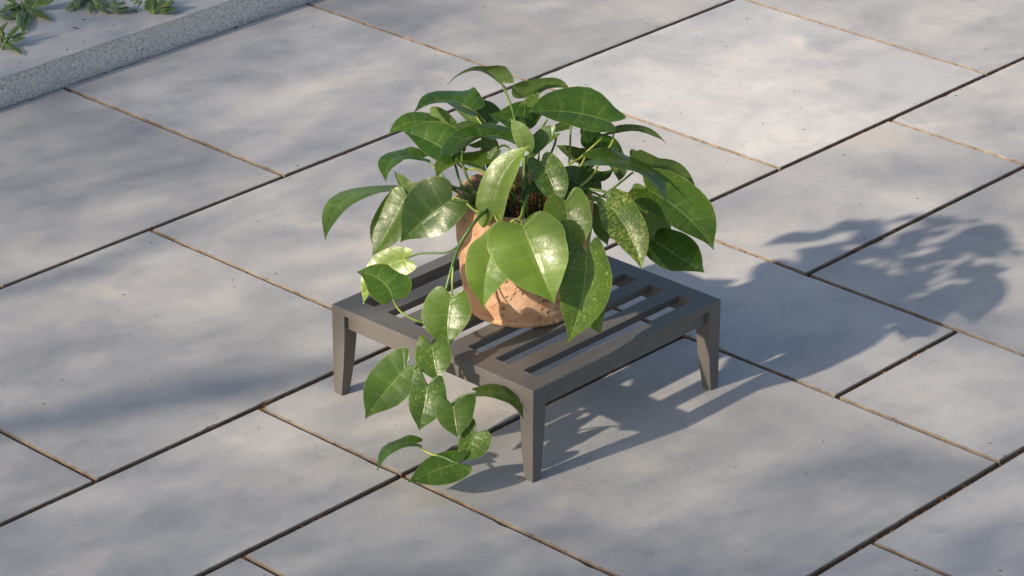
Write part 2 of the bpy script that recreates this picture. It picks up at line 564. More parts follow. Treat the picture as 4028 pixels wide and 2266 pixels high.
def leg(cx, cy, sx, sy):
    v, f = [], []
    prof = [(H - PT, LW), (.128, LW), (.112, LW - .0008), (.06, .0268), (.004, .0203), (0.0, .0195)]
    for z, w in prof:
        o_ = .0005 if z == 0 else 0
        q = [(o_, o_), (w, o_), (w, w), (o_, w)]
        for (a, b) in q: v.append((cx + sx * a, cy + sy * b, z))
    flip = sx * sy > 0
    n = len(prof)
    for i in range(n - 1):
        for k in range(4):
            j = (k + 1) % 4
            q = (i * 4 + k, i * 4 + j, (i + 1) * 4 + j, (i + 1) * 4 + k)
            f.append(tuple(reversed(q)) if flip else q)
    b = (n - 1) * 4
    f.append((b + 3, b + 2, b + 1, b) if flip else (b, b + 1, b + 2, b + 3))
    sobj("leg", v, f)
for cx, cy, sx, sy in ((0, 0, 1, 1), (S, 0, -1, 1), (0, S2, 1, -1), (S, S2, -1, -1)): leg(cx, cy, sx, sy)

# ================================================================ POT AND SOIL
PX_, PY_, PZ_ = .238, .245, H
pot = empty("terracotta_pot", (PX_, PY_, PZ_))
tag(pot, "weathered pitted terracotta pot with thick rounded rim, on the slatted stand", "pot")
prof = [(0, 0), (.094, 0), (.1015, .002), (.1045, .006), (.1040, .0105), (.1028, .0125), (.1058, .022), (.1098, .040), (.1140, .070), (.1172, .100), (.1200, .135), (.1222, .168),
        (.1238, .195), (.1236, .208), (.1215, .2165), (.1175, .2208), (.1125, .2212), (.1075, .2185), (.1045, .2125), (.1030, .203), (.1020, .19), (.1010, .17), (.0, .168)]
dense = []
for (r0, z0), (r1, z1) in zip(prof, prof[1:]):
    n = max(1, int(math.hypot(r1 - r0, z1 - z0) / .0045)) if r0 > 0 and r1 > 0 else 1
    for i in range(n): dense.append((r0 + (r1 - r0) * i / n, z0 + (z1 - z0) * i / n))
dense.append(prof[-1])
NA = 160
def lathe(profile, disp):
    v, f = [], []
    for (r_, z_) in profile:
        for k in range(NA):
            a = 2 * math.pi * k / NA
            d = disp(a, r_, z_) if r_ > 0.01 else 0
            v.append(((r_ + d) * math.cos(a), (r_ + d) * math.sin(a), z_ + (d * .3 if z_ > .21 else 0)))
    for i in range(len(profile) - 1):
        for k in range(NA):
            j = (k + 1) % NA
            f.append((i * NA + k, i * NA + j, (i + 1) * NA + j, (i + 1) * NA + k))
    return v, f
def potd(a, r_, z_):
    P = Vector((math.cos(a) * r_, math.sin(a) * r_, z_))
    d = .0011 * mnoise.noise(P * 22) + .0007 * mnoise.noise(P * 70)
    w = mnoise.noise(P * 48 + Vector((5, 5, 5)))
    if w > .38: d -= .004 * (w - .38)
    return d
kb = min(i for i, q in enumerate(dense) if q[1] >= .0124)
pv, pf = lathe(dense[kb:], potd)
mesh_obj("pot_body", pv, pf, M_POT, pot, smooth=True)
pv, pf = lathe(dense[:kb + 1], potd)
mesh_obj("foot_ring", pv, pf, M_POT, pot, smooth=True)

# soil: a shallow mound of clay-like granules
SZ = PZ_ + .186
def icos():
    bm = bmesh.new(); bmesh.ops.create_icosphere(bm, subdivisions=1, radius=1)
    vs_ = [tuple(v.co) for v in bm.verts]; fs_ = [tuple(v.index for v in f.verts) for f in bm.faces]
    bm.free(); return vs_, fs_
iv, if_ = icos()
sv, sf = [], []
rs = random.Random(11)
sv += [(.1012 * math.cos(2 * math.pi * k / 40), .1012 * math.sin(2 * math.pi * k / 40), -.003) for k in range(40)]
sf.append(tuple(range(40)))
for _ in range(3000):
    a, r_ = rs.uniform(0, 6.2832), .0985 * math.sqrt(rs.random())
    s = rs.uniform(.0016, .0034)
    z = .004 * (1 - (r_ / .1) ** 2) + rs.uniform(-.002, .002) + .003 * mnoise.noise(Vector((r_ * math.cos(a) * 60, r_ * math.sin(a) * 60, 1)))
    b = len(sv)
    e = (rs.uniform(.75, 1.25), rs.uniform(.75, 1.25), rs.uniform(.6, 1))
    for (x, y, zz) in iv: sv.append((r_ * math.cos(a) + x * s * e[0], r_ * math.sin(a) + y * s * e[1], z + zz * s * e[2]))
    for q in if_: sf.append(tuple(i + b for i in q))
tag(mesh_obj("potting_soil", sv, sf, M_SOIL, loc=(PX_, PY_, SZ)), "dark brown granular potting soil filling the terracotta pot", "soil", kind="stuff")

# ================================================================ PLANTS
HEART = np.array([[0, 0, 0], [-.065, .15, .004], [-.120, .33, .012], [-.130, .53, .026], [-.080, .72, .052], [.03, .885, .10], [.16, .975, .17], [.30, 1.0, .26], [.44, .955, .37],
                  [.575, .845, .49], [.70, .655, .61], [.80, .435, .73], [.88, .215, .84], [.94, .085, .925], [.98, .028, .97], [1.0, 0, 1.0]])
ROUND = HEART.copy()
ROUND[9:, 1] = [.93, .86, .74, .57, .38, .2, 0.0]
LANCE = np.array([[0, .10, 0], [.03, .16, .02], [.10, .36, .07], [.20, .62, .15], [.32, .85, .26], [.45, .98, .38], [.55, 1.0, .48], [.66, .93, .59], [.77, .74, .70], [.87, .46, .82], [.94, .23, .91], [.98, .07, .97], [1.0, 0, 1.0]])

def resample(tab, n):
    t0 = np.linspace(0, 1, len(tab)); t1 = np.linspace(0, 1, n)
    return np.stack([np.interp(t1, t0, tab[:, i]) for i in range(3)], 1)

def rot_between(a, b):
    a = a / np.linalg.norm(a); b = b / np.linalg.norm(b)
    v = np.cross(a, b); cth = float(a @ b)
    K = np.array([[0, -v[2], v[1]], [v[2], 0, -v[0]], [-v[1], v[0], 0]])
    return np.eye(3) + K + K @ K / (1 + cth + 1e-9)

CAMP = np.array(cam.matrix_world.translation)
def leaf_mesh(pts, table, under=False, arch=.10, wave=.025, seed=0, nt=21, nv=6):
    B, M, T, W1, W2 = [np.array(q, float) for q in pts[:5]]
    b1 = None if pts[5] is None else np.array(pts[5], float)
    b2 = None if pts[6] is None else np.array(pts[6], float)
    l1, l2 = np.linalg.norm(M - B), np.linalg.norm(T - M)
    um = min(.62, max(.28, l1 / (l1 + l2)))
    Cc = (M - B * (1 - um) ** 2 - T * um ** 2) / (2 * um * (1 - um))
    L = l1 + l2
    def mid(a):
        if a < 0:
            return B + 2 * (Cc - B) * a
        return B * (1 - a) ** 2 + 2 * Cc * a * (1 - a) + T * a * a
    def tan(a):
        a = max(0.0, a)
        return 2 * (1 - a) * (Cc - B) + 2 * a * (T - Cc)
    tm = tan(um)
    tab = resample(table, nt)
    pk = np.interp(um, tab[nt // 3:, 0], tab[nt // 3:, 1]); pk = max(.72, pk)
    sides = []
    for W, bb in ((W1, b1), (W2, b2)):
        s = W - M
        s = s - tm * (s @ tm) / (tm @ tm) * .55
        s = s / pk
        def side(a, s=s, bb=bb):
            R = rot_between(tm, tan(a))
            q = R @ s
            if bb is not None and a < um:
                k = max(0.0, min(1.0, a / um)); k = k * k * (3 - 2 * k)
                sb = (bb - B) / .8
                q = sb * (1 - k) + q * k
            return q
        sides.append(side)
    # top normal: keep the visible face towards the camera unless seen from below
    nrm = np.cross(sides[0](um), tm)
    flip = False
    facing = float(nrm @ (CAMP - M)) > 0
    if facing == under: flip = True
    if flip: nrm = -nrm
    nh = nrm / np.linalg.norm(nrm)
    r = random.Random(seed)
    ph1, ph2 = r.uniform(0, 6), r.uniform(0, 6)
    V, UV, F = [], [], []
    cols = 2 * nv + 1
    for i in range(nt):
        ae, be, am = tab[i]
        for k in range(-nv, nv + 1):
            v = abs(k) / nv
            side = sides[0] if k < 0 else sides[1]
            a = am + (ae - am) * v ** .85
            sd = side(a)
            w = np.linalg.norm(sd)
            b = be * v
            loc = np.cross(sd, tan(a)); loc = loc / (np.linalg.norm(loc) + 1e-9)
            if loc @ nh < 0: loc = -loc
            off = arch * w * 4 * b * (1 - b) * .5 * (1 if v > 0 else 0)
            off += wave * w * v * v * math.sin(i * .95 + (ph1 if k < 0 else ph2)) * min(1, be * 2)
            P = mid(a) + sd * b + loc * off
            V.append(P - B); UV.append((i / (nt - 1), .5 + .5 * k / nv))
    for i in range(nt - 1):
        for k in range(cols - 1):
            q = (i * cols + k, i * cols + k + 1, (i + 1) * cols + k + 1, (i + 1) * cols + k)
            F.append(q)
    # orient
    q = F[(nt // 3) * (cols - 1) + nv // 2]
    fn = np.cross(V[q[1]] - V[q[0]], V[q[3]] - V[q[0]])
    if fn @ nh < 0: F = [tuple(reversed(x)) for x in F]
    return V, F, UV, B

def add_leaf(name, parent, pts, table, mat, color, **kw):
    V, F, UV, B = leaf_mesh(pts, table, **kw)
    me = bpy.data.meshes.new(name)
    me.from_pydata([tuple(map(float, v)) for v in V], [], F)
    uvl = me.uv_layers.new(name="UVMap")
    for lp in me.loops: uvl.data[lp.index].uv = UV[lp.vertex_index]
    me.shade_smooth()
    me.materials.append(mat)
    o = bpy.data.objects.new(name, me)
    o.color = (color[0], color[1], color[2], 1)
    o.parent = parent
    o.location = Vector(B) - parent.location
    COL.objects.link(o)
    return o

def catmull(P, n):
    P = [np.array(q, float) for q in P]
    P = [2 * P[0] - P[1]] + P + [2 * P[-1] - P[-2]]
    out = []
    for i in range(1, len(P) - 2):
        for k in range(n):
            t = k / n
            out.append(.5 * ((2 * P[i]) + (-P[i - 1] + P[i + 1]) * t + (2 * P[i - 1] - 5 * P[i] + 4 * P[i + 1] - P[i + 2]) * t * t + (-P[i - 1] + 3 * P[i] - 3 * P[i + 1] + P[i + 2]) * t ** 3))
    out.append(P[-2])
    return out

def add_tube(name, parent, P, r0, r1, mat, n=5, seg=8):
    C_ = catmull(P, n)
    V, F = [], []
    base = np.array(parent.location) if parent else np.zeros(3)
    up = None
    for i, c_ in enumerate(C_):
        t = C_[min(i + 1, len(C_) - 1)] - C_[max(i - 1, 0)]
        t = t / (np.linalg.norm(t) + 1e-9)
        if up is None:
            up = np.cross(t, [0.3, .5, .8]); up /= np.linalg.norm(up)
        up = up - t * (up @ t); up /= np.linalg.norm(up) + 1e-9
        sd = np.cross(t, up)
        rr = r0 + (r1 - r0) * i / (len(C_) - 1)
        for k in range(seg):
            a = 2 * math.pi * k / seg
            V.append(c_ - base + rr * (math.cos(a) * up + math.sin(a) * sd))
    for i in range(len(C_) - 1):
        for k in range(seg):
            j = (k + 1) % seg
            F.append((i * seg + k, i * seg + j, (i + 1) * seg + j, (i + 1) * seg + k))
    F.append(tuple(range(seg))[::-1]); b = (len(C_) - 1) * seg
    F.append(tuple(range(b, b + seg)))
    return mesh_obj(name, V, F, mat, parent, smooth=True)

LEAVES = [
([[0.2929, 0.3534, 0.5655], [0.2772, 0.3853, 0.5851], [0.2111, 0.4153, 0.5583], [0.2627, 0.3702, 0.5984], [0.2969, 0.4018, 0.5688], [0.295, 0.3355, 0.5914], None], 1, 0, 0.25, 0),
([[0.2498, 0.3801, 0.5146], [0.243, 0.4438, 0.5202], [0.167, 0.4491, 0.5158], [0.2849, 0.4523, 0.5239], [0.2244, 0.4132, 0.5266], [0.2925, 0.41, 0.528], None], 0, 0, 0.15, 0),
([[0.2606, 0.3673, 0.4897], [0.2905, 0.3897, 0.4998], [0.3021, 0.4143, 0.5145], [0.2706, 0.4026, 0.5021], [0.3067, 0.3695, 0.5036], None, None], 0, 0, 0.1, 0),
([[0.2544, 0.3693, 0.4829], [0.2417, 0.3907, 0.5054], [0.233, 0.421, 0.5199], [0.2478, 0.3806, 0.5184], [0.246, 0.4049, 0.4963], None, None], 1, 0, 0.2, 0),
([[0.2462, 0.4325, 0.4682], [0.2372, 0.446, 0.4863], [0.2328, 0.4702, 0.5024], [0.2504, 0.4352, 0.4883], [0.2288, 0.4665, 0.4811], None, None], 1, 1, 0.35, 0.1),
([[0.2176, 0.4555, 0.4808], [0.193, 0.4799, 0.4822], [0.1485, 0.4959, 0.466], [0.2145, 0.4987, 0.4892], [0.1834, 0.4705, 0.4724], None, None], 0, 0, 0.2, 0),
([[0.2607, 0.3754, 0.4782], [0.2415, 0.3943, 0.482], [0.2244, 0.4137, 0.4772], [0.241, 0.3939, 0.4937], [0.2422, 0.4, 0.4691], None, None], 1, 0, 0, 0),
([[0.1583, 0.3463, 0.4656], [0.1564, 0.3963, 0.4791], [0.134, 0.4488, 0.4922], [0.1932, 0.3904, 0.503], [0.1322, 0.3886, 0.4674], [0.1905, 0.3439, 0.483], None], 0, 0, 0.12, 0.05),
([[0.1281, 0.3896, 0.4584], [0.0973, 0.4169, 0.4618], [0.0339, 0.3861, 0.4414], [0.1291, 0.4389, 0.4618], [0.0813, 0.3959, 0.4644], [0.1386, 0.416, 0.4646], None], 0, 0, 0.15, 0.1),
([[0.0725, 0.4135, 0.4076], [0.0046, 0.4443, 0.4068], [-0.0961, 0.4067, 0.365], [0.0564, 0.4781, 0.4035], [-0.029, 0.4119, 0.4107], None, None], 0, 0, 0.35, 0.1),
([[0.0704, 0.3663, 0.4064], [0.0661, 0.3776, 0.431], [0.0658, 0.3991, 0.4493], [0.065, 0.3912, 0.432], [0.0768, 0.3685, 0.4341], None, [0.0852, 0.3488, 0.4289]], 1, 0, 0.3, 0),
([[0.0624, 0.3622, 0.4114], [0.0366, 0.3709, 0.3668], [-0.0037, 0.3858, 0.3109], [0.0193, 0.413, 0.3594], [0.037, 0.3378, 0.3602], None, None], 0, 0, 0.4, 0.15),
([[0.0884, 0.2784, 0.4239], [0.0635, 0.3136, 0.3869], [0.0171, 0.3361, 0.3468], [0.0541, 0.3477, 0.4295], [0.0678, 0.2681, 0.3737], [0.0893, 0.3095, 0.4575], [0.0982, 0.2503, 0.4137]], 0, 0, 0.15, 0.05),
([[0.122, 0.3446, 0.4308], [0.1071, 0.3545, 0.4288], [0.0881, 0.3688, 0.4267], [0.115, 0.3623, 0.4304], [0.0971, 0.3471, 0.4265], None, None], 0, 0, 0.6, 0.2),
([[0.1736, 0.2914, 0.4566], [0.1616, 0.3282, 0.4594], [0.0918, 0.3196, 0.4488], [0.1947, 0.3456, 0.4612], [0.1416, 0.3123, 0.4661], [0.2083, 0.3076, 0.4653], None], 0, 0, 0.5, 0.5),
([[0.1541, 0.3159, 0.4852], [0.219, 0.3092, 0.4967], [0.2305, 0.242, 0.4871], [0.2502, 0.3437, 0.5007], [0.1968, 0.2821, 0.5022], None, [0.1549, 0.3286, 0.4954]], 0, 0, 0.15, 0.05),
([[0.255, 0.2747, 0.5106], [0.2553, 0.3098, 0.5166], [0.2448, 0.3398, 0.521], [0.2721, 0.3209, 0.5222], [0.2408, 0.3021, 0.5156], None, None], 0, 0, 0.2, 0),
([[0.2885, 0.2903, 0.4914], [0.3002, 0.3267, 0.5032], [0.2884, 0.3533, 0.5107], [0.3391, 0.3317, 0.5209], [0.2726, 0.3104, 0.4923], [0.3252, 0.2883, 0.5028], None], 0, 0, 0.1, 0.08),
([[0.3327, 0.3209, 0.5334], [0.3571, 0.3014, 0.5545], [0.3923, 0.2723, 0.5428], [0.3674, 0.2895, 0.5729], [0.3687, 0.3072, 0.5424], [0.309, 0.34, 0.5502], None], 1, 0, 0.35, 0.1),
([[0.3044, 0.3005, 0.5303], [0.3184, 0.2991, 0.538], [0.3322, 0.2959, 0.5517], [0.3145, 0.3088, 0.5411], [0.3214, 0.2876, 0.5403], [0.2985, 0.3131, 0.5294], None], 0, 0, 0.45, 0.4),
([[0.3698, 0.1589, 0.52], [0.3376, 0.2203, 0.5303], [0.2705, 0.2713, 0.5368], [0.3997, 0.249, 0.5533], [0.3053, 0.1977, 0.5205], [0.4021, 0.1698, 0.5291], None], 0, 0, 0.2, 0.25),
([[0.3879, 0.1702, 0.4943], [0.4186, 0.1458, 0.4978], [0.4452, 0.0862, 0.4722], [0.3979, 0.142, 0.5136], [0.428, 0.1654, 0.4831], None, [0.3774, 0.1877, 0.4825]], 1, 0, 0.2, 0),
([[0.3595, 0.2466, 0.4909], [0.3458, 0.2604, 0.4884], [0.3292, 0.2738, 0.4771], [0.3456, 0.2579, 0.4982], [0.3447, 0.264, 0.4781], None, None], 1, 0, 0.1, 0),
([[0.2807, 0.2128, 0.5076], [0.2608, 0.2239, 0.4916], [0.2282, 0.2166, 0.4705], [0.2561, 0.244, 0.5014], [0.2652, 0.2114, 0.4957], None, None], 0, 0, 0.3, 0.15),
([[0.2225, 0.2335, 0.4948], [0.2213, 0.2407, 0.5185], [0.2208, 0.2647, 0.5413], [0.2179, 0.2566, 0.5159], [0.2338, 0.2204, 0.5168], None, None], 1, 0, 0.45, 0),
([[0.1185, 0.2039, 0.4094], [0.1489, 0.2173, 0.4553], [0.1919, 0.1842, 0.5244], [0.1324, 0.2528, 0.4481], [0.1546, 0.1914, 0.465], None, None], 0, 0, 0.8, 0.1),
([[0.2232, 0.1902, 0.48], [0.2236, 0.1727, 0.4569], [0.2037, 0.1299, 0.411], [0.2023, 0.1996, 0.4649], [0.2426, 0.1481, 0.4677], None, None], 0, 0, 0.25, 0.6),
([[0.2887, 0.1436, 0.4204], [0.2855, 0.1785, 0.4309], [0.2715, 0.2108, 0.44], [0.3058, 0.1806, 0.4487], [0.26, 0.1691, 0.4133], [0.3102, 0.155, 0.4397], None], 0, 0, 0.12, 0),
([[0.245, 0.1816, 0.4314], [0.2221, 0.2006, 0.4282], [0.1931, 0.2058, 0.4221], [0.2296, 0.2124, 0.4356], [0.2128, 0.1872, 0.4229], None, None], 0, 0, 0.1, 0),
([[0.2094, 0.1205, 0.4286], [0.2038, 0.1082, 0.3974], [0.1735, 0.0619, 0.3464], [0.1755, 0.1394, 0.4006], [0.2215, 0.0678, 0.4078], None, [0.2342, 0.1025, 0.4463]], 0, 0, 0.58, 0.35),
([[0.1205, 0.1386, 0.4069], [0.119, 0.1118, 0.3654], [0.0888, 0.0336, 0.3018], [0.0678, 0.1657, 0.3654], [0.1479, 0.0572, 0.384], [0.0772, 0.178, 0.3841], [0.1579, 0.0938, 0.4195]], 0, 0, 0.6, 0.1),
([[0.1091, 0.1704, 0.398], [0.0767, 0.1742, 0.3486], [0.0258, 0.1405, 0.2782], [0.0474, 0.2064, 0.3482], [0.0786, 0.1264, 0.332], [0.0874, 0.1948, 0.3883], [0.1119, 0.1511, 0.3884]], 0, 0, 0.56, 0.2),
([[0.1936, 0.0554, 0.3574], [0.1713, 0.039, 0.3083], [0.1046, 0.0171, 0.226], [0.1373, 0.0657, 0.3113], [0.2062, 0.0041, 0.3151], [0.1611, 0.0823, 0.3533], [0.218, 0.0391, 0.3646]], 0, 0, 0.45, 0.6),
([[0.2042, 0.0315, 0.2694], [0.1898, 0.0243, 0.2441], [0.1837, 0.0078, 0.2181], [0.1732, 0.0364, 0.2378], [0.2001, 0.0176, 0.2489], None, None], 0, 0, 0.6, 0.2),
([[0.2722, 0.079, 0.4186], [0.2776, 0.0514, 0.3944], [0.2569, -0.0182, 0.3251], [0.2495, 0.0739, 0.3899], [0.3015, 0.0195, 0.4032], [0.2629, 0.0946, 0.4208], [0.2986, 0.0659, 0.4369]], 0, 0, 0.35, 1.0),
([[0.3692, 0.0716, 0.4168], [0.3915, 0.0196, 0.3889], [0.388, -0.0716, 0.3372], [0.4422, -0.0034, 0.4068], [0.3514, 0.029, 0.3814], [0.4111, 0.074, 0.4395], [0.3431, 0.0698, 0.4027]], 0, 0, 0.3, 0.4),
([[0.3769, 0.0783, 0.415], [0.3704, 0.0546, 0.3619], [0.3699, 0.0341, 0.2959], [0.3531, 0.066, 0.364], [0.3996, 0.0402, 0.354], [0.3538, 0.0956, 0.4009], None], 1, 1, 0.45, 0.1),
([[0.3577, 0.0394, 0.3298], [0.3682, 0.0004, 0.3127], [0.3798, -0.0593, 0.2922], [0.4113, -0.0064, 0.3278], [0.3296, 0.0013, 0.3022], [0.3961, 0.0335, 0.3409], None], 0, 0, 0.15, 0.15),
([[0.3296, 0.1468, 0.3713], [0.3204, 0.133, 0.3429], [0.3176, 0.1144, 0.3099], [0.3102, 0.1455, 0.3369], [0.333, 0.119, 0.3418], None, None], 1, 0, 0.2, 0),
([[0.3712, 0.1104, 0.3827], [0.3576, 0.1253, 0.392], [0.3468, 0.1372, 0.385], [0.3574, 0.127, 0.3997], [0.3578, 0.1286, 0.3814], None, None], 1, 0, 0.1, 0),
([[0.3686, 0.0787, 0.3331], [0.3635, 0.0663, 0.3167], [0.3629, 0.0483, 0.2995], [0.3541, 0.068, 0.3137], [0.3744, 0.0618, 0.3186], None, None], 0, 0, 0.35, 0.3),
([[0.3062, 0.1448, 0.4722], [0.3576, 0.1054, 0.4622], [0.3417, 0.0004, 0.4202], [0.398, 0.1266, 0.452], [0.3137, 0.0808, 0.4713], [0.3459, 0.1595, 0.4755], None], 0, 0, 0.3, 0.35),
([[0.405, 0.1113, 0.4357], [0.4333, 0.0917, 0.4361], [0.4833, 0.0529, 0.3906], [0.416, 0.0855, 0.4575], [0.4509, 0.1052, 0.4179], [0.3926, 0.1154, 0.4702], None], 1, 0, 0.35, 0),
([[0.4106, 0.1196, 0.4329], [0.4163, 0.1389, 0.4418], [0.4233, 0.1535, 0.4535], [0.411, 0.1483, 0.4445], [0.4224, 0.1338, 0.4452], None, None], 0, 1, 0.05, 0),
([[0.3664, 0.2128, 0.4528], [0.3968, 0.1986, 0.4562], [0.411, 0.1601, 0.4434], [0.4128, 0.206, 0.4693], [0.3813, 0.1893, 0.4464], [0.3886, 0.2368, 0.4755], None], 0, 0, 0.05, 0),
([[0.4066, 0.221, 0.4796], [0.3931, 0.2338, 0.4752], [0.3824, 0.2401, 0.4615], [0.3906, 0.2413, 0.4882], [0.3962, 0.2269, 0.4657], None, None], 1, 0, 0.1, 0),
([[0.3663, 0.2019, 0.437], [0.3432, 0.2276, 0.452], [0.3273, 0.2527, 0.4618], [0.3453, 0.219, 0.462], [0.3457, 0.238, 0.4357], None, None], 1, 0, 0.05, 0),
([[0.3746, 0.2166, 0.4475], [0.3686, 0.2122, 0.4304], [0.356, 0.2219, 0.4084], [0.3583, 0.2291, 0.4344], [0.3846, 0.2004, 0.4327], None, None], 1, 0, 0.05, 0),
([[0.3929, 0.1697, 0.4313], [0.3941, 0.1599, 0.4165], [0.3927, 0.1576, 0.3982], [0.3887, 0.1693, 0.4183], [0.4063, 0.1494, 0.4149], None, None], 1, 0, 0.05, 0),
([[0.3503, 0.1943, 0.4248], [0.361, 0.1718, 0.4176], [0.3839, 0.1617, 0.4264], [0.3657, 0.1772, 0.4212], [0.3473, 0.1606, 0.4108], None, None], 0, 0, 0.05, 0),
([[0.3309, 0.1756, 0.4147], [0.3361, 0.1648, 0.4086], [0.3445, 0.1544, 0.3964], [0.3451, 0.1612, 0.4164], [0.3316, 0.1701, 0.4017], None, None], 1, 0, 0.05, 0),
([[0.2254, 0.3203, 0.4611], [0.2259, 0.3244, 0.474], [0.2231, 0.3326, 0.4878], [0.2187, 0.3321, 0.474], [0.2394, 0.3117, 0.4784], None, None], 1, 0, 0.1, 0),
([[0.2372, 0.3462, 0.47], [0.2265, 0.3554, 0.4639], [0.2171, 0.3648, 0.4626], [0.2251, 0.3541, 0.4681], [0.2315, 0.3517, 0.4568], None, None], 1, 0, 0.1, 0),
([[0.2093, 0.2843, 0.4779], [0.2007, 0.2888, 0.4656], [0.193, 0.2942, 0.4426], [0.1989, 0.2973, 0.4693], [0.2068, 0.2819, 0.4638], None, None], 1, 0, 0.15, 0),
([[0.2522, 0.2443, 0.4627], [0.2452, 0.246, 0.4511], [0.2419, 0.2429, 0.4292], [0.242, 0.2526, 0.4558], [0.2517, 0.2401, 0.4498], None, None], 1, 0, 0.1, 0),
([[-0.0049, 0.2999, 0.335], [-0.0273, 0.3364, 0.3132], [-0.0638, 0.3483, 0.2498], [-0.0346, 0.3626, 0.3203], [-0.0266, 0.3037, 0.303], None, None], 0, 0, 0.75, 0.9),
([[-0.0616, 0.2772, 0.2856], [-0.0485, 0.3199, 0.3015], [-0.0669, 0.3623, 0.3099], [-0.0166, 0.3111, 0.3177], [-0.0784, 0.3233, 0.2921], [-0.0315, 0.2634, 0.2955], None], 0, 0, 0.2, 0.1),
([[0.009, 0.2032, 0.2872], [-0.0057, 0.1974, 0.2534], [-0.03, 0.1718, 0.2125], [-0.0353, 0.2329, 0.2556], [0.0167, 0.1632, 0.2644], [-0.0044, 0.2334, 0.2949], [0.0259, 0.1811, 0.2905]], 0, 0, 0.4, 0.15),
([[-0.0597, 0.1834, 0.2234], [-0.0646, 0.1742, 0.2004], [-0.0781, 0.1496, 0.1707], [-0.0868, 0.199, 0.2074], [-0.0448, 0.1516, 0.2104], [-0.0671, 0.2052, 0.2354], [-0.0389, 0.1722, 0.2365]], 0, 0, 0.3, 0.5),
([[-0.0937, 0.2101, 0.1865], [-0.1234, 0.221, 0.159], [-0.1815, 0.2267, 0.1121], [-0.1341, 0.2572, 0.1802], [-0.1148, 0.1849, 0.148], [-0.0874, 0.2349, 0.2102], [-0.0848, 0.1908, 0.1815]], 0, 0, 0.25, 0.15),
([[-0.0926, 0.1625, 0.1663], [-0.1031, 0.1584, 0.1417], [-0.1339, 0.1429, 0.101], [-0.1219, 0.1794, 0.1488], [-0.0818, 0.1268, 0.145], [-0.0942, 0.1876, 0.188], [-0.0703, 0.1482, 0.178]], 0, 0, 0.2, 0.55),
([[-0.0794, 0.1142, 0.1402], [-0.0849, 0.1054, 0.1221], [-0.0984, 0.0845, 0.0952], [-0.1055, 0.1293, 0.1288], [-0.0617, 0.0828, 0.1289], [-0.0914, 0.1395, 0.1516], [-0.047, 0.0968, 0.1557]], 0, 0, 0.25, 0.1),
([[-0.0478, 0.0822, 0.1659], [-0.0226, 0.0536, 0.1629], [-0.0212, 0.0026, 0.1309], [0.0014, 0.0718, 0.1624], [-0.0433, 0.0431, 0.1651], [-0.0326, 0.0922, 0.1688], None], 0, 0, 0.25, 0.1),
([[-0.066, 0.0708, 0.0984], [-0.0826, 0.0722, 0.0789], [-0.1118, 0.0735, 0.0594], [-0.0859, 0.0896, 0.0926], [-0.0735, 0.0419, 0.0734], [-0.0605, 0.091, 0.1161], [-0.0541, 0.0489, 0.0952]], 0, 0, 0.3, 0.5),
([[-0.1165, 0.066, 0.0607], [-0.1456, 0.0873, 0.0511], [-0.1976, 0.108, 0.0396], [-0.117, 0.1036, 0.0694], [-0.1618, 0.0531, 0.0405], [-0.092, 0.0747, 0.0722], [-0.1198, 0.0364, 0.0525]], 0, 0, 0.2, 0.3),
([[-0.1434, 0.1415, 0.0817], [-0.1711, 0.1642, 0.0803], [-0.22, 0.159, 0.0489], [-0.1494, 0.1791, 0.0786], [-0.1914, 0.1508, 0.0792], [-0.1332, 0.1575, 0.0859], None], 0, 0, 0.2, 0)]
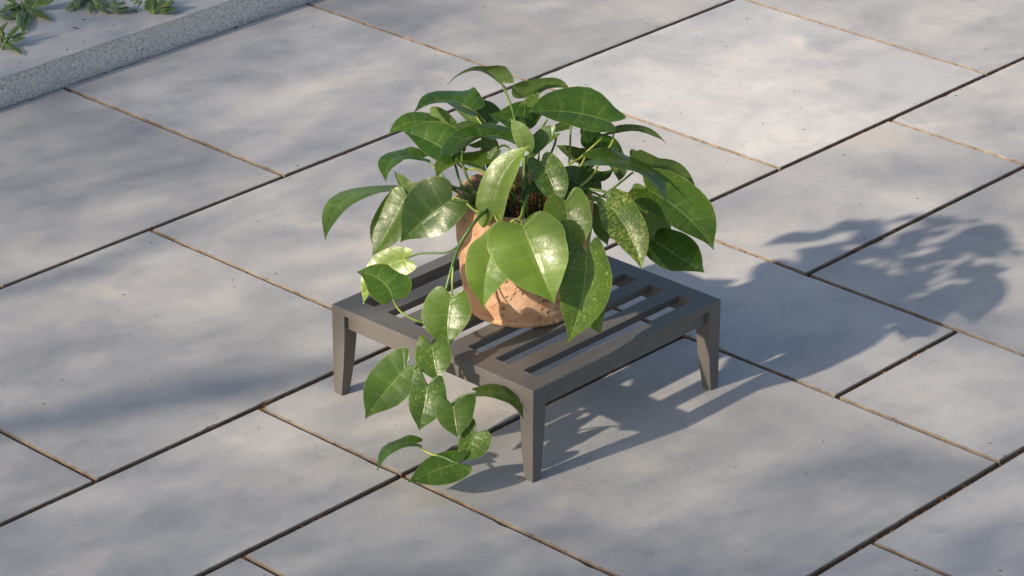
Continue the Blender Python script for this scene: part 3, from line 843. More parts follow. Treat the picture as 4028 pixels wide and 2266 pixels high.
STEMS = [
('petiole', 0.0024, [[0.2929, 0.3534, 0.5655], [0.2785, 0.3161, 0.5364], [0.2601, 0.2866, 0.5123], [0.2422, 0.2505, 0.4564], [0.2229, 0.2275, 0.417], [0.2229, 0.2275, 0.366]]),
('petiole', 0.0026, [[0.3325, 0.3207, 0.5326], [0.3088, 0.307, 0.5233], [0.2719, 0.2809, 0.499], [0.2374, 0.2447, 0.4406], [0.2227, 0.2261, 0.4146], [0.2227, 0.2261, 0.366]]),
('petiole', 0.0022, [[0.2498, 0.3801, 0.5146], [0.2508, 0.3701, 0.5018], [0.2446, 0.3532, 0.4913], [0.2261, 0.3379, 0.4643], [0.2064, 0.3155, 0.4484], [0.1973, 0.3007, 0.4365], [0.1835, 0.2694, 0.4169], [0.1835, 0.2694, 0.366]]),
('petiole', 0.0026, [[0.1649, 0.3527, 0.4617], [0.1574, 0.3363, 0.4498], [0.1484, 0.3204, 0.4364], [0.1409, 0.3023, 0.4223], [0.1387, 0.2821, 0.413], [0.1677, 0.2712, 0.366]]),
('petiole', 0.0026, [[0.1541, 0.3159, 0.4852], [0.1547, 0.3166, 0.464], [0.1524, 0.3049, 0.4436], [0.1519, 0.2912, 0.4232], [0.1446, 0.2758, 0.4131], [0.1668, 0.2685, 0.366]]),
('petiole', 0.0023, [[0.1281, 0.3896, 0.4584], [0.1285, 0.3692, 0.4529], [0.1282, 0.3446, 0.4403], [0.127, 0.3215, 0.4286], [0.1266, 0.3042, 0.4263], [0.1435, 0.2807, 0.4185], [0.1678, 0.2715, 0.366]]),
('petiole', 0.0026, [[0.1736, 0.2914, 0.4566], [0.1779, 0.2822, 0.4499], [0.1855, 0.2593, 0.4288], [0.1855, 0.2593, 0.366]]),
('petiole', 0.0026, [[0.1595, 0.3384, 0.4561], [0.1599, 0.3169, 0.4491], [0.165, 0.2976, 0.4523], [0.175, 0.2831, 0.4468], [0.1858, 0.2536, 0.4209], [0.1858, 0.2536, 0.366]]),
('petiole', 0.003, [[0.1054, 0.2992, 0.4332], [0.118, 0.2861, 0.4336], [0.1353, 0.2788, 0.4265], [0.1448, 0.2638, 0.4195], [0.1634, 0.2503, 0.4053], [0.1634, 0.2503, 0.366]]),
('petiole', 0.0022, [[0.0884, 0.2784, 0.4239], [0.0929, 0.2686, 0.4282], [0.098, 0.2501, 0.4212], [0.097, 0.2305, 0.4146], [0.104, 0.2209, 0.4116], [0.1642, 0.2317, 0.366]]),
('petiole', 0.002, [[0.0725, 0.4135, 0.4076], [0.075, 0.3797, 0.4095], [0.088, 0.3301, 0.4278], [0.1076, 0.297, 0.4334], [0.1683, 0.2728, 0.366]]),
('petiole', 0.002, [[0.0624, 0.3622, 0.4114], [0.0796, 0.3337, 0.4201], [0.1073, 0.2967, 0.4326], [0.1683, 0.2726, 0.366]]),
('petiole', 0.0022, [[0.2093, 0.2843, 0.4779], [0.2225, 0.2884, 0.4807], [0.2318, 0.2863, 0.4802], [0.2356, 0.2791, 0.4757], [0.2317, 0.2694, 0.4674], [0.2193, 0.2505, 0.4445], [0.2193, 0.2505, 0.366]]),
('petiole', 0.0024, [[0.2807, 0.2128, 0.5076], [0.2954, 0.2214, 0.4959], [0.2963, 0.2257, 0.4802], [0.2858, 0.2253, 0.4636], [0.2643, 0.216, 0.4407], [0.2432, 0.2059, 0.4171], [0.2432, 0.2059, 0.366]]),
('petiole', 0.0022, [[0.3077, 0.2544, 0.5158], [0.3042, 0.2629, 0.4992], [0.2976, 0.2639, 0.4906], [0.2798, 0.2484, 0.4644], [0.2588, 0.2299, 0.4288], [0.2426, 0.2171, 0.4091], [0.2426, 0.2171, 0.366]]),
('petiole', 0.0022, [[0.3399, 0.2271, 0.5025], [0.3333, 0.2215, 0.4844], [0.3096, 0.203, 0.4447], [0.2821, 0.1941, 0.4131], [0.2609, 0.1923, 0.4012], [0.2609, 0.1923, 0.366]]),
('petiole', 0.0023, [[0.3711, 0.1798, 0.4822], [0.3422, 0.1843, 0.4678], [0.3253, 0.1924, 0.4535], [0.3028, 0.1956, 0.4471], [0.2693, 0.1943, 0.417], [0.2693, 0.1943, 0.366]]),
('petiole', 0.0023, [[0.3879, 0.1678, 0.4907], [0.376, 0.1582, 0.4819], [0.3564, 0.1546, 0.47], [0.3328, 0.1521, 0.4535], [0.3156, 0.147, 0.4432], [0.2969, 0.1453, 0.4354], [0.2769, 0.154, 0.4173], [0.2675, 0.176, 0.366]]),
('petiole', 0.0023, [[0.3536, 0.1978, 0.4582], [0.331, 0.1857, 0.4527], [0.3132, 0.1813, 0.4424], [0.2813, 0.1815, 0.4171], [0.2803, 0.183, 0.366]]),
('petiole', 0.002, [[0.3109, 0.1489, 0.4619], [0.3003, 0.157, 0.4574], [0.2924, 0.1627, 0.4534], [0.2691, 0.1705, 0.429], [0.2669, 0.1758, 0.366]]),
('petiole', 0.0022, [[0.3764, 0.1096, 0.4361], [0.3615, 0.1172, 0.4242], [0.3423, 0.1176, 0.4187], [0.3197, 0.1203, 0.4111], [0.3049, 0.1187, 0.4095], [0.2881, 0.1335, 0.405], [0.2747, 0.1519, 0.411], [0.2655, 0.1752, 0.366]]),
('petiole', 0.0028, [[0.2851, 0.0832, 0.4212], [0.2917, 0.0958, 0.4261], [0.2902, 0.1142, 0.427], [0.2818, 0.1381, 0.4252], [0.2709, 0.1603, 0.4172], [0.2652, 0.1751, 0.366]]),
('petiole', 0.0024, [[0.3692, 0.0716, 0.4168], [0.3548, 0.0853, 0.4145], [0.3408, 0.0959, 0.4083], [0.3247, 0.108, 0.401], [0.3041, 0.1197, 0.4095], [0.2873, 0.1413, 0.415], [0.2702, 0.1773, 0.366]]),
('petiole', 0.0022, [[0.2722, 0.079, 0.4186], [0.2734, 0.0958, 0.4212], [0.2662, 0.114, 0.4132], [0.2747, 0.1383, 0.4146], [0.2624, 0.1741, 0.366]]),
('petiole', 0.0022, [[0.1936, 0.0554, 0.3574], [0.2082, 0.0642, 0.3691], [0.2236, 0.0727, 0.3816], [0.2515, 0.0967, 0.3891], [0.2713, 0.1193, 0.4054], [0.2834, 0.1417, 0.4095], [0.2682, 0.1763, 0.366]]),
('petiole', 0.0016, [[0.302, 0.1146, 0.3294], [0.304, 0.1016, 0.3369], [0.3051, 0.086, 0.3394], [0.3078, 0.0759, 0.3756]]),
('petiole', 0.0024, [[0.2094, 0.1205, 0.4286], [0.2215, 0.1407, 0.4296], [0.2303, 0.1602, 0.4246], [0.2312, 0.1703, 0.366]]),
('petiole', 0.0024, [[0.2232, 0.1902, 0.48], [0.2267, 0.2051, 0.4604], [0.224, 0.2132, 0.4447], [0.2162, 0.2106, 0.429], [0.2006, 0.2018, 0.4157], [0.2006, 0.2018, 0.366]]),
('stem', 0.0042, [[0.2, 0.215, 0.366], [0.2386, 0.2436, 0.4643], [0.2312, 0.2378, 0.4446], [0.2229, 0.2263, 0.4269], [0.215, 0.2176, 0.4139], [0.215, 0.2176, 0.366]]),
('stem', 0.0036, [[0.2, 0.215, 0.366], [0.2006, 0.2018, 0.4157], [0.1822, 0.1894, 0.4163], [0.1673, 0.1789, 0.4132], [0.142, 0.1598, 0.4052], [0.1225, 0.1405, 0.4057]]),
('petiole', 0.0026, [[0.1805, 0.1902, 0.4148], [0.1801, 0.2083, 0.4168], [0.1825, 0.2292, 0.4273], [0.1932, 0.2557, 0.4354], [0.1932, 0.2557, 0.366]]),
('petiole', 0.0022, [[0.1185, 0.2039, 0.4094], [0.1115, 0.1922, 0.4051], [0.1086, 0.1757, 0.4002], [0.1178, 0.1613, 0.4053], [0.1385, 0.1601, 0.4118], [0.1628, 0.177, 0.4153], [0.1824, 0.1947, 0.366]]),
('petiole', 0.0024, [[0.1105, 0.1716, 0.3972], [0.1164, 0.1669, 0.404], [0.1273, 0.1611, 0.4078], [0.1782, 0.1997, 0.366]]),
('vine', 0.0036, [[0.21, 0.25, 0.366], [0.1705, 0.251, 0.4171], [0.1417, 0.2395, 0.4029], [0.1171, 0.2195, 0.4133], [0.0881, 0.2126, 0.4101], [0.0665, 0.2152, 0.3925], [0.0499, 0.2226, 0.3662], [0.0406, 0.2279, 0.3362], [0.0287, 0.2282, 0.3068], [0.0162, 0.2256, 0.284], [0.0122, 0.2241, 0.2755], [-0.0081, 0.2092, 0.2465], [-0.034, 0.1982, 0.2259], [-0.0601, 0.1961, 0.2061], [-0.0804, 0.1997, 0.1918], [-0.0882, 0.198, 0.1821], [-0.089, 0.1952, 0.1815], [-0.0869, 0.1694, 0.1617], [-0.082, 0.1441, 0.1445], [-0.0756, 0.1225, 0.1348], [-0.0705, 0.1021, 0.1178], [-0.0696, 0.0846, 0.1012], [-0.0736, 0.0808, 0.0778], [-0.1123, 0.0689, 0.0598], [-0.1218, 0.0897, 0.0633], [-0.1274, 0.1051, 0.0654]]),
('petiole', 0.0022, [[-0.0049, 0.2999, 0.335], [0.0124, 0.2801, 0.3448], [0.0294, 0.2426, 0.3519], [0.0399, 0.2293, 0.3582], [0.0492, 0.2243, 0.365]]),
('petiole', 0.002, [[-0.0621, 0.2767, 0.284], [-0.0566, 0.2648, 0.2637], [-0.047, 0.2462, 0.2516], [-0.0365, 0.2307, 0.2456], [-0.0162, 0.206, 0.2411]]),
('petiole', 0.0018, [[0.009, 0.2032, 0.2872], [0.0207, 0.2123, 0.295], [0.0286, 0.2198, 0.3085], [0.0374, 0.226, 0.3286]]),
('petiole', 0.0018, [[-0.0597, 0.1834, 0.2234], [-0.0458, 0.1935, 0.2243], [-0.0392, 0.1977, 0.2242]]),
('petiole', 0.0018, [[-0.0937, 0.2101, 0.1865], [-0.09, 0.2067, 0.1872], [-0.0882, 0.198, 0.1821]]),
('petiole', 0.0024, [[-0.048, 0.0821, 0.1655], [-0.0589, 0.1038, 0.1568], [-0.067, 0.1169, 0.1467], [-0.0756, 0.1225, 0.1348]]),
('petiole', 0.0022, [[-0.1434, 0.1415, 0.0817], [-0.1382, 0.1293, 0.0719], [-0.133, 0.1135, 0.0664], [-0.1271, 0.1042, 0.0646]]),
('petiole', 0.0016, [[-0.066, 0.0708, 0.0984], [-0.066, 0.0788, 0.0982], [-0.0696, 0.0846, 0.1012]])]
pothos = empty("pothos_plant", (PX_, PY_, SZ))
tag(pothos, "bushy pothos plant with glossy heart-shaped leaves and one trailing vine, in the terracotta pot", "plant")
for i, (pts, under, rnd_, cy, cf) in enumerate(LEAVES):
    add_leaf("leaf", pothos, pts, ROUND if rnd_ else HEART, M_LEAF, (cy, cf, rng.random()), under=bool(under), seed=i, arch=.09, wave=.035)  # leaf tint carries light and shade too: lit leaves yellow-green, rear ones darker
for nm, r0, pts in STEMS:
    add_tube(nm, pothos, pts, r0 * .82, r0, M_STEM)

KERB_PLANTS = [
([0.74, 2.3168, 0.0695], 'large clump of striped lance-shaped leaves, biggest plant on the kerb ledge', [[0.74, 2.3168, 0.0595], [0.7414, 2.3146, 0.0756], [0.7428, 2.3124, 0.0757]], [[[0.7503, 2.3038, 0.0735], [0.7457, 2.2541, 0.0815], [0.7526, 2.2178, 0.0745], [0.7603, 2.2685, 0.0795], [0.7358, 2.2458, 0.0795]], [[0.7464, 2.3079, 0.0735], [0.696, 2.2435, 0.0815], [0.6562, 2.2079, 0.0745], [0.6966, 2.2573, 0.0795], [0.707, 2.2463, 0.0795]], [[0.7174, 2.2984, 0.0735], [0.6667, 2.2286, 0.0815], [0.6475, 2.1996, 0.0745], [0.6747, 2.2474, 0.0795], [0.6764, 2.2326, 0.0795]], [[0.7346, 2.3136, 0.0735], [0.7109, 2.3073, 0.0815], [0.6965, 2.3151, 0.0745], [0.7265, 2.3241, 0.0795], [0.6978, 2.2924, 0.0795]], [[0.7051, 2.3047, 0.0735], [0.6856, 2.3087, 0.0815], [0.6809, 2.3382, 0.0745], [0.6977, 2.3237, 0.0795], [0.6789, 2.301, 0.0795]], [[0.7338, 2.3397, 0.0828], [0.715, 2.3445, 0.0815], [0.6975, 2.3554, 0.0745], [0.7252, 2.356, 0.0827], [0.7052, 2.3332, 0.0795]], [[0.7393, 2.3256, 0.076], [0.7315, 2.34, 0.0899], [0.728, 2.3632, 0.0969], [0.7438, 2.3439, 0.089], [0.7256, 2.3434, 0.0846]], [[0.7466, 2.3144, 0.0735], [0.7492, 2.3212, 0.0899], [0.7608, 2.3379, 0.1049], [0.75, 2.3341, 0.0864], [0.7554, 2.3174, 0.0893]], [[0.7521, 2.3086, 0.0735], [0.7632, 2.3031, 0.0874], [0.7887, 2.3051, 0.1024], [0.7672, 2.3182, 0.0885], [0.7662, 2.2971, 0.0821]], [[0.7696, 2.3013, 0.0827], [0.7836, 2.2871, 0.092], [0.808, 2.2785, 0.0975], [0.7913, 2.299, 0.0938], [0.7836, 2.2838, 0.0865]], [[0.7602, 2.3113, 0.0826], [0.7563, 2.3169, 0.0926], [0.7491, 2.3408, 0.097], [0.7661, 2.3253, 0.0933], [0.7544, 2.3176, 0.0886]], [[0.7382, 2.3267, 0.076], [0.7226, 2.3399, 0.082], [0.7206, 2.3599, 0.0878], [0.7313, 2.3483, 0.0818], [0.7169, 2.3356, 0.0795]], [[0.7396, 2.3083, 0.0735], [0.6916, 2.2679, 0.0815], [0.6758, 2.259, 0.0745], [0.6945, 2.2793, 0.0795], [0.6925, 2.2616, 0.0795]], [[0.7421, 2.3191, 0.0735], [0.7374, 2.3274, 0.0847], [0.7383, 2.3458, 0.0917], [0.7487, 2.3338, 0.0851], [0.7337, 2.3308, 0.0813]], [[0.7488, 2.3121, 0.0735], [0.7581, 2.3118, 0.09], [0.7717, 2.3247, 0.1036], [0.76, 2.3235, 0.0865], [0.7631, 2.3091, 0.0893]], [[0.7603, 2.3032, 0.0761], [0.7603, 2.2822, 0.0815], [0.7691, 2.2735, 0.0745], [0.7694, 2.2938, 0.0795], [0.7577, 2.2793, 0.0795]]]),
([0.5577, 2.1675, 0.0695], 'small striped plant at the left picture edge, nearest the kerb edge', [[0.5577, 2.1675, 0.0595], [0.5667, 2.1663, 0.0816], [0.5789, 2.1627, 0.095]], [[[0.571, 2.1715, 0.084], [0.5951, 2.1643, 0.1077], [0.6191, 2.1651, 0.1202], [0.6005, 2.1766, 0.1077], [0.5985, 2.1595, 0.1039]], [[0.5746, 2.1661, 0.0828], [0.5888, 2.1502, 0.0911], [0.6101, 2.1417, 0.0936], [0.5969, 2.1603, 0.0915], [0.5871, 2.1486, 0.0853]], [[0.5598, 2.166, 0.0735], [0.5661, 2.1344, 0.0815], [0.5636, 2.0974, 0.0745], [0.5764, 2.1462, 0.0795], [0.5608, 2.1267, 0.0795]], [[0.5733, 2.1705, 0.0853], [0.5742, 2.1786, 0.1014], [0.5803, 2.1976, 0.1131], [0.5841, 2.185, 0.1003], [0.5688, 2.1824, 0.0968]], [[0.5901, 2.1621, 0.0929], [0.5832, 2.1676, 0.1001], [0.5811, 2.1819, 0.1011], [0.5905, 2.1758, 0.0985], [0.5827, 2.1685, 0.0975]], [[0.5681, 2.1729, 0.0828], [0.5669, 2.1754, 0.0925], [0.5708, 2.192, 0.1005], [0.5768, 2.1817, 0.0915], [0.5634, 2.1788, 0.0892]], [[0.5619, 2.1686, 0.0739], [0.5568, 2.1737, 0.0824], [0.5588, 2.186, 0.0853], [0.5661, 2.1806, 0.0813], [0.5537, 2.1751, 0.0795]]]),
([0.9323, 2.3327, 0.0695], 'striped plant at the top edge with two leaves hanging over the ledge', [[0.9323, 2.3327, 0.0595], [0.9176, 2.3092, 0.0745], [0.903, 2.2856, 0.0735]], [[[0.8824, 2.2798, 0.0735], [0.8379, 2.2544, 0.0815], [0.8134, 2.2523, 0.0745], [0.8495, 2.2737, 0.0795], [0.8336, 2.2431, 0.0795]], [[0.9044, 2.2772, 0.0735], [0.8589, 2.2155, 0.0815], [0.8393, 2.185, 0.0745], [0.8606, 2.2316, 0.0795], [0.8697, 2.2186, 0.0795]], [[0.9005, 2.2813, 0.0735], [0.8721, 2.2591, 0.0815], [0.8747, 2.2806, 0.0745], [0.8831, 2.2725, 0.0795], [0.868, 2.2543, 0.0795]], [[0.9194, 2.2889, 0.0735], [0.9078, 2.2489, 0.0815], [0.9136, 2.2363, 0.0745], [0.9204, 2.2641, 0.0795], [0.9021, 2.2423, 0.0795]], [[0.9081, 2.3008, 0.0735], [0.8915, 2.3003, 0.0815], [0.8873, 2.3187, 0.0745], [0.9041, 2.3157, 0.0795], [0.8858, 2.2936, 0.0795]]]),
([0.9123, 2.2301, 0.0695], 'low striped plant with curled folded leaves lying on the ledge, between two others', [[0.9123, 2.2301, 0.0595], [0.9113, 2.2247, 0.0773], [0.9102, 2.2194, 0.079]], [[[0.9154, 2.2429, 0.0827], [0.8805, 2.2163, 0.0815], [0.8729, 2.1978, 0.0745], [0.88, 2.2247, 0.0795], [0.8852, 2.2058, 0.0795]], [[0.8833, 2.2178, 0.0735], [0.8658, 2.1712, 0.0815], [0.8898, 2.1767, 0.0745], [0.8767, 2.1844, 0.0795], [0.8607, 2.1678, 0.0795]], [[0.8958, 2.1777, 0.0735], [0.8963, 2.1526, 0.0815], [0.9336, 2.1718, 0.0745], [0.911, 2.1665, 0.0795], [0.8829, 2.1444, 0.0795]], [[0.9203, 2.2361, 0.0814], [0.8979, 2.1981, 0.0815], [0.8915, 2.1769, 0.0745], [0.8949, 2.2023, 0.0795], [0.9088, 2.2013, 0.0795]], [[0.9363, 2.2223, 0.0841], [0.9162, 2.1992, 0.0815], [0.9086, 2.194, 0.0745], [0.9154, 2.2079, 0.0795], [0.9235, 2.1994, 0.0795]]]),
([0.9513, 2.0894, 0.0695], 'rightmost striped plant on the ledge, with short upright yellow-edged leaves', [[0.9513, 2.0894, 0.0595], [0.9501, 2.0938, 0.0766], [0.9489, 2.0982, 0.0777]], [[[0.9563, 2.0839, 0.0735], [0.9735, 2.07, 0.0819], [0.9952, 2.0581, 0.0822], [0.9821, 2.0798, 0.0826], [0.9641, 2.057, 0.0795]], [[0.9612, 2.0881, 0.0771], [0.974, 2.0751, 0.0864], [0.9945, 2.0748, 0.0953], [0.9788, 2.0869, 0.0856], [0.9755, 2.0723, 0.0825]], [[0.9457, 2.0851, 0.0735], [0.955, 2.0961, 0.087], [0.9647, 2.1149, 0.102], [0.9572, 2.1075, 0.0835], [0.9606, 2.0929, 0.0864]], [[0.9426, 2.095, 0.0735], [0.9454, 2.1047, 0.0857], [0.9487, 2.1239, 0.0954], [0.946, 2.1146, 0.0796], [0.9512, 2.1029, 0.0863]], [[0.9713, 2.0822, 0.0811], [0.9635, 2.0585, 0.0815], [0.9617, 2.0477, 0.0745], [0.9704, 2.0691, 0.0795], [0.962, 2.0545, 0.0795]], [[0.9391, 2.1093, 0.0751], [0.94, 2.112, 0.087], [0.955, 2.1188, 0.0967], [0.9436, 2.1219, 0.0835], [0.9446, 2.1099, 0.0863]], [[0.952, 2.0851, 0.0735], [0.9618, 2.0904, 0.0884], [0.9791, 2.0995, 0.102], [0.9659, 2.1014, 0.0862], [0.9664, 2.0883, 0.0877]], [[0.9318, 2.1274, 0.0836], [0.9342, 2.1246, 0.0922], [0.9452, 2.1308, 0.098], [0.9375, 2.1348, 0.0887], [0.9374, 2.1223, 0.0902]], [[0.9266, 2.1394, 0.0888], [0.9297, 2.1326, 0.0948], [0.9421, 2.1357, 0.0993], [0.9342, 2.1431, 0.0926], [0.9316, 2.1302, 0.0915]], [[0.9623, 2.0869, 0.0771], [0.97, 2.0849, 0.091], [0.9853, 2.0897, 0.0994], [0.9746, 2.0954, 0.0888], [0.9728, 2.0823, 0.0884]]])]
for base, label, stem, leaves in KERB_PLANTS:
    pl = empty("striped_plant", base)
    tag(pl, label, "plant", "striped plants on the kerb ledge")
    if stem: add_tube("stem", pl, stem, .003, .004, M_STEM, n=4, seg=6)
    extra = []
    for q in leaves[:9]:
        dv = Vector((rng.uniform(-.022, .022), rng.uniform(-.006, .03), rng.uniform(.0, .012)))
        extra.append([[a_ + b_ for a_, b_ in zip(w_, dv)] for w_ in q])
    for i, pts in enumerate(leaves + extra):
        add_leaf("leaf", pl, pts + [None, None], LANCE, M_KLEAF, (rng.uniform(.15, .65), .3, rng.random()), seed=i, arch=-.05, wave=.0, nt=15, nv=4)

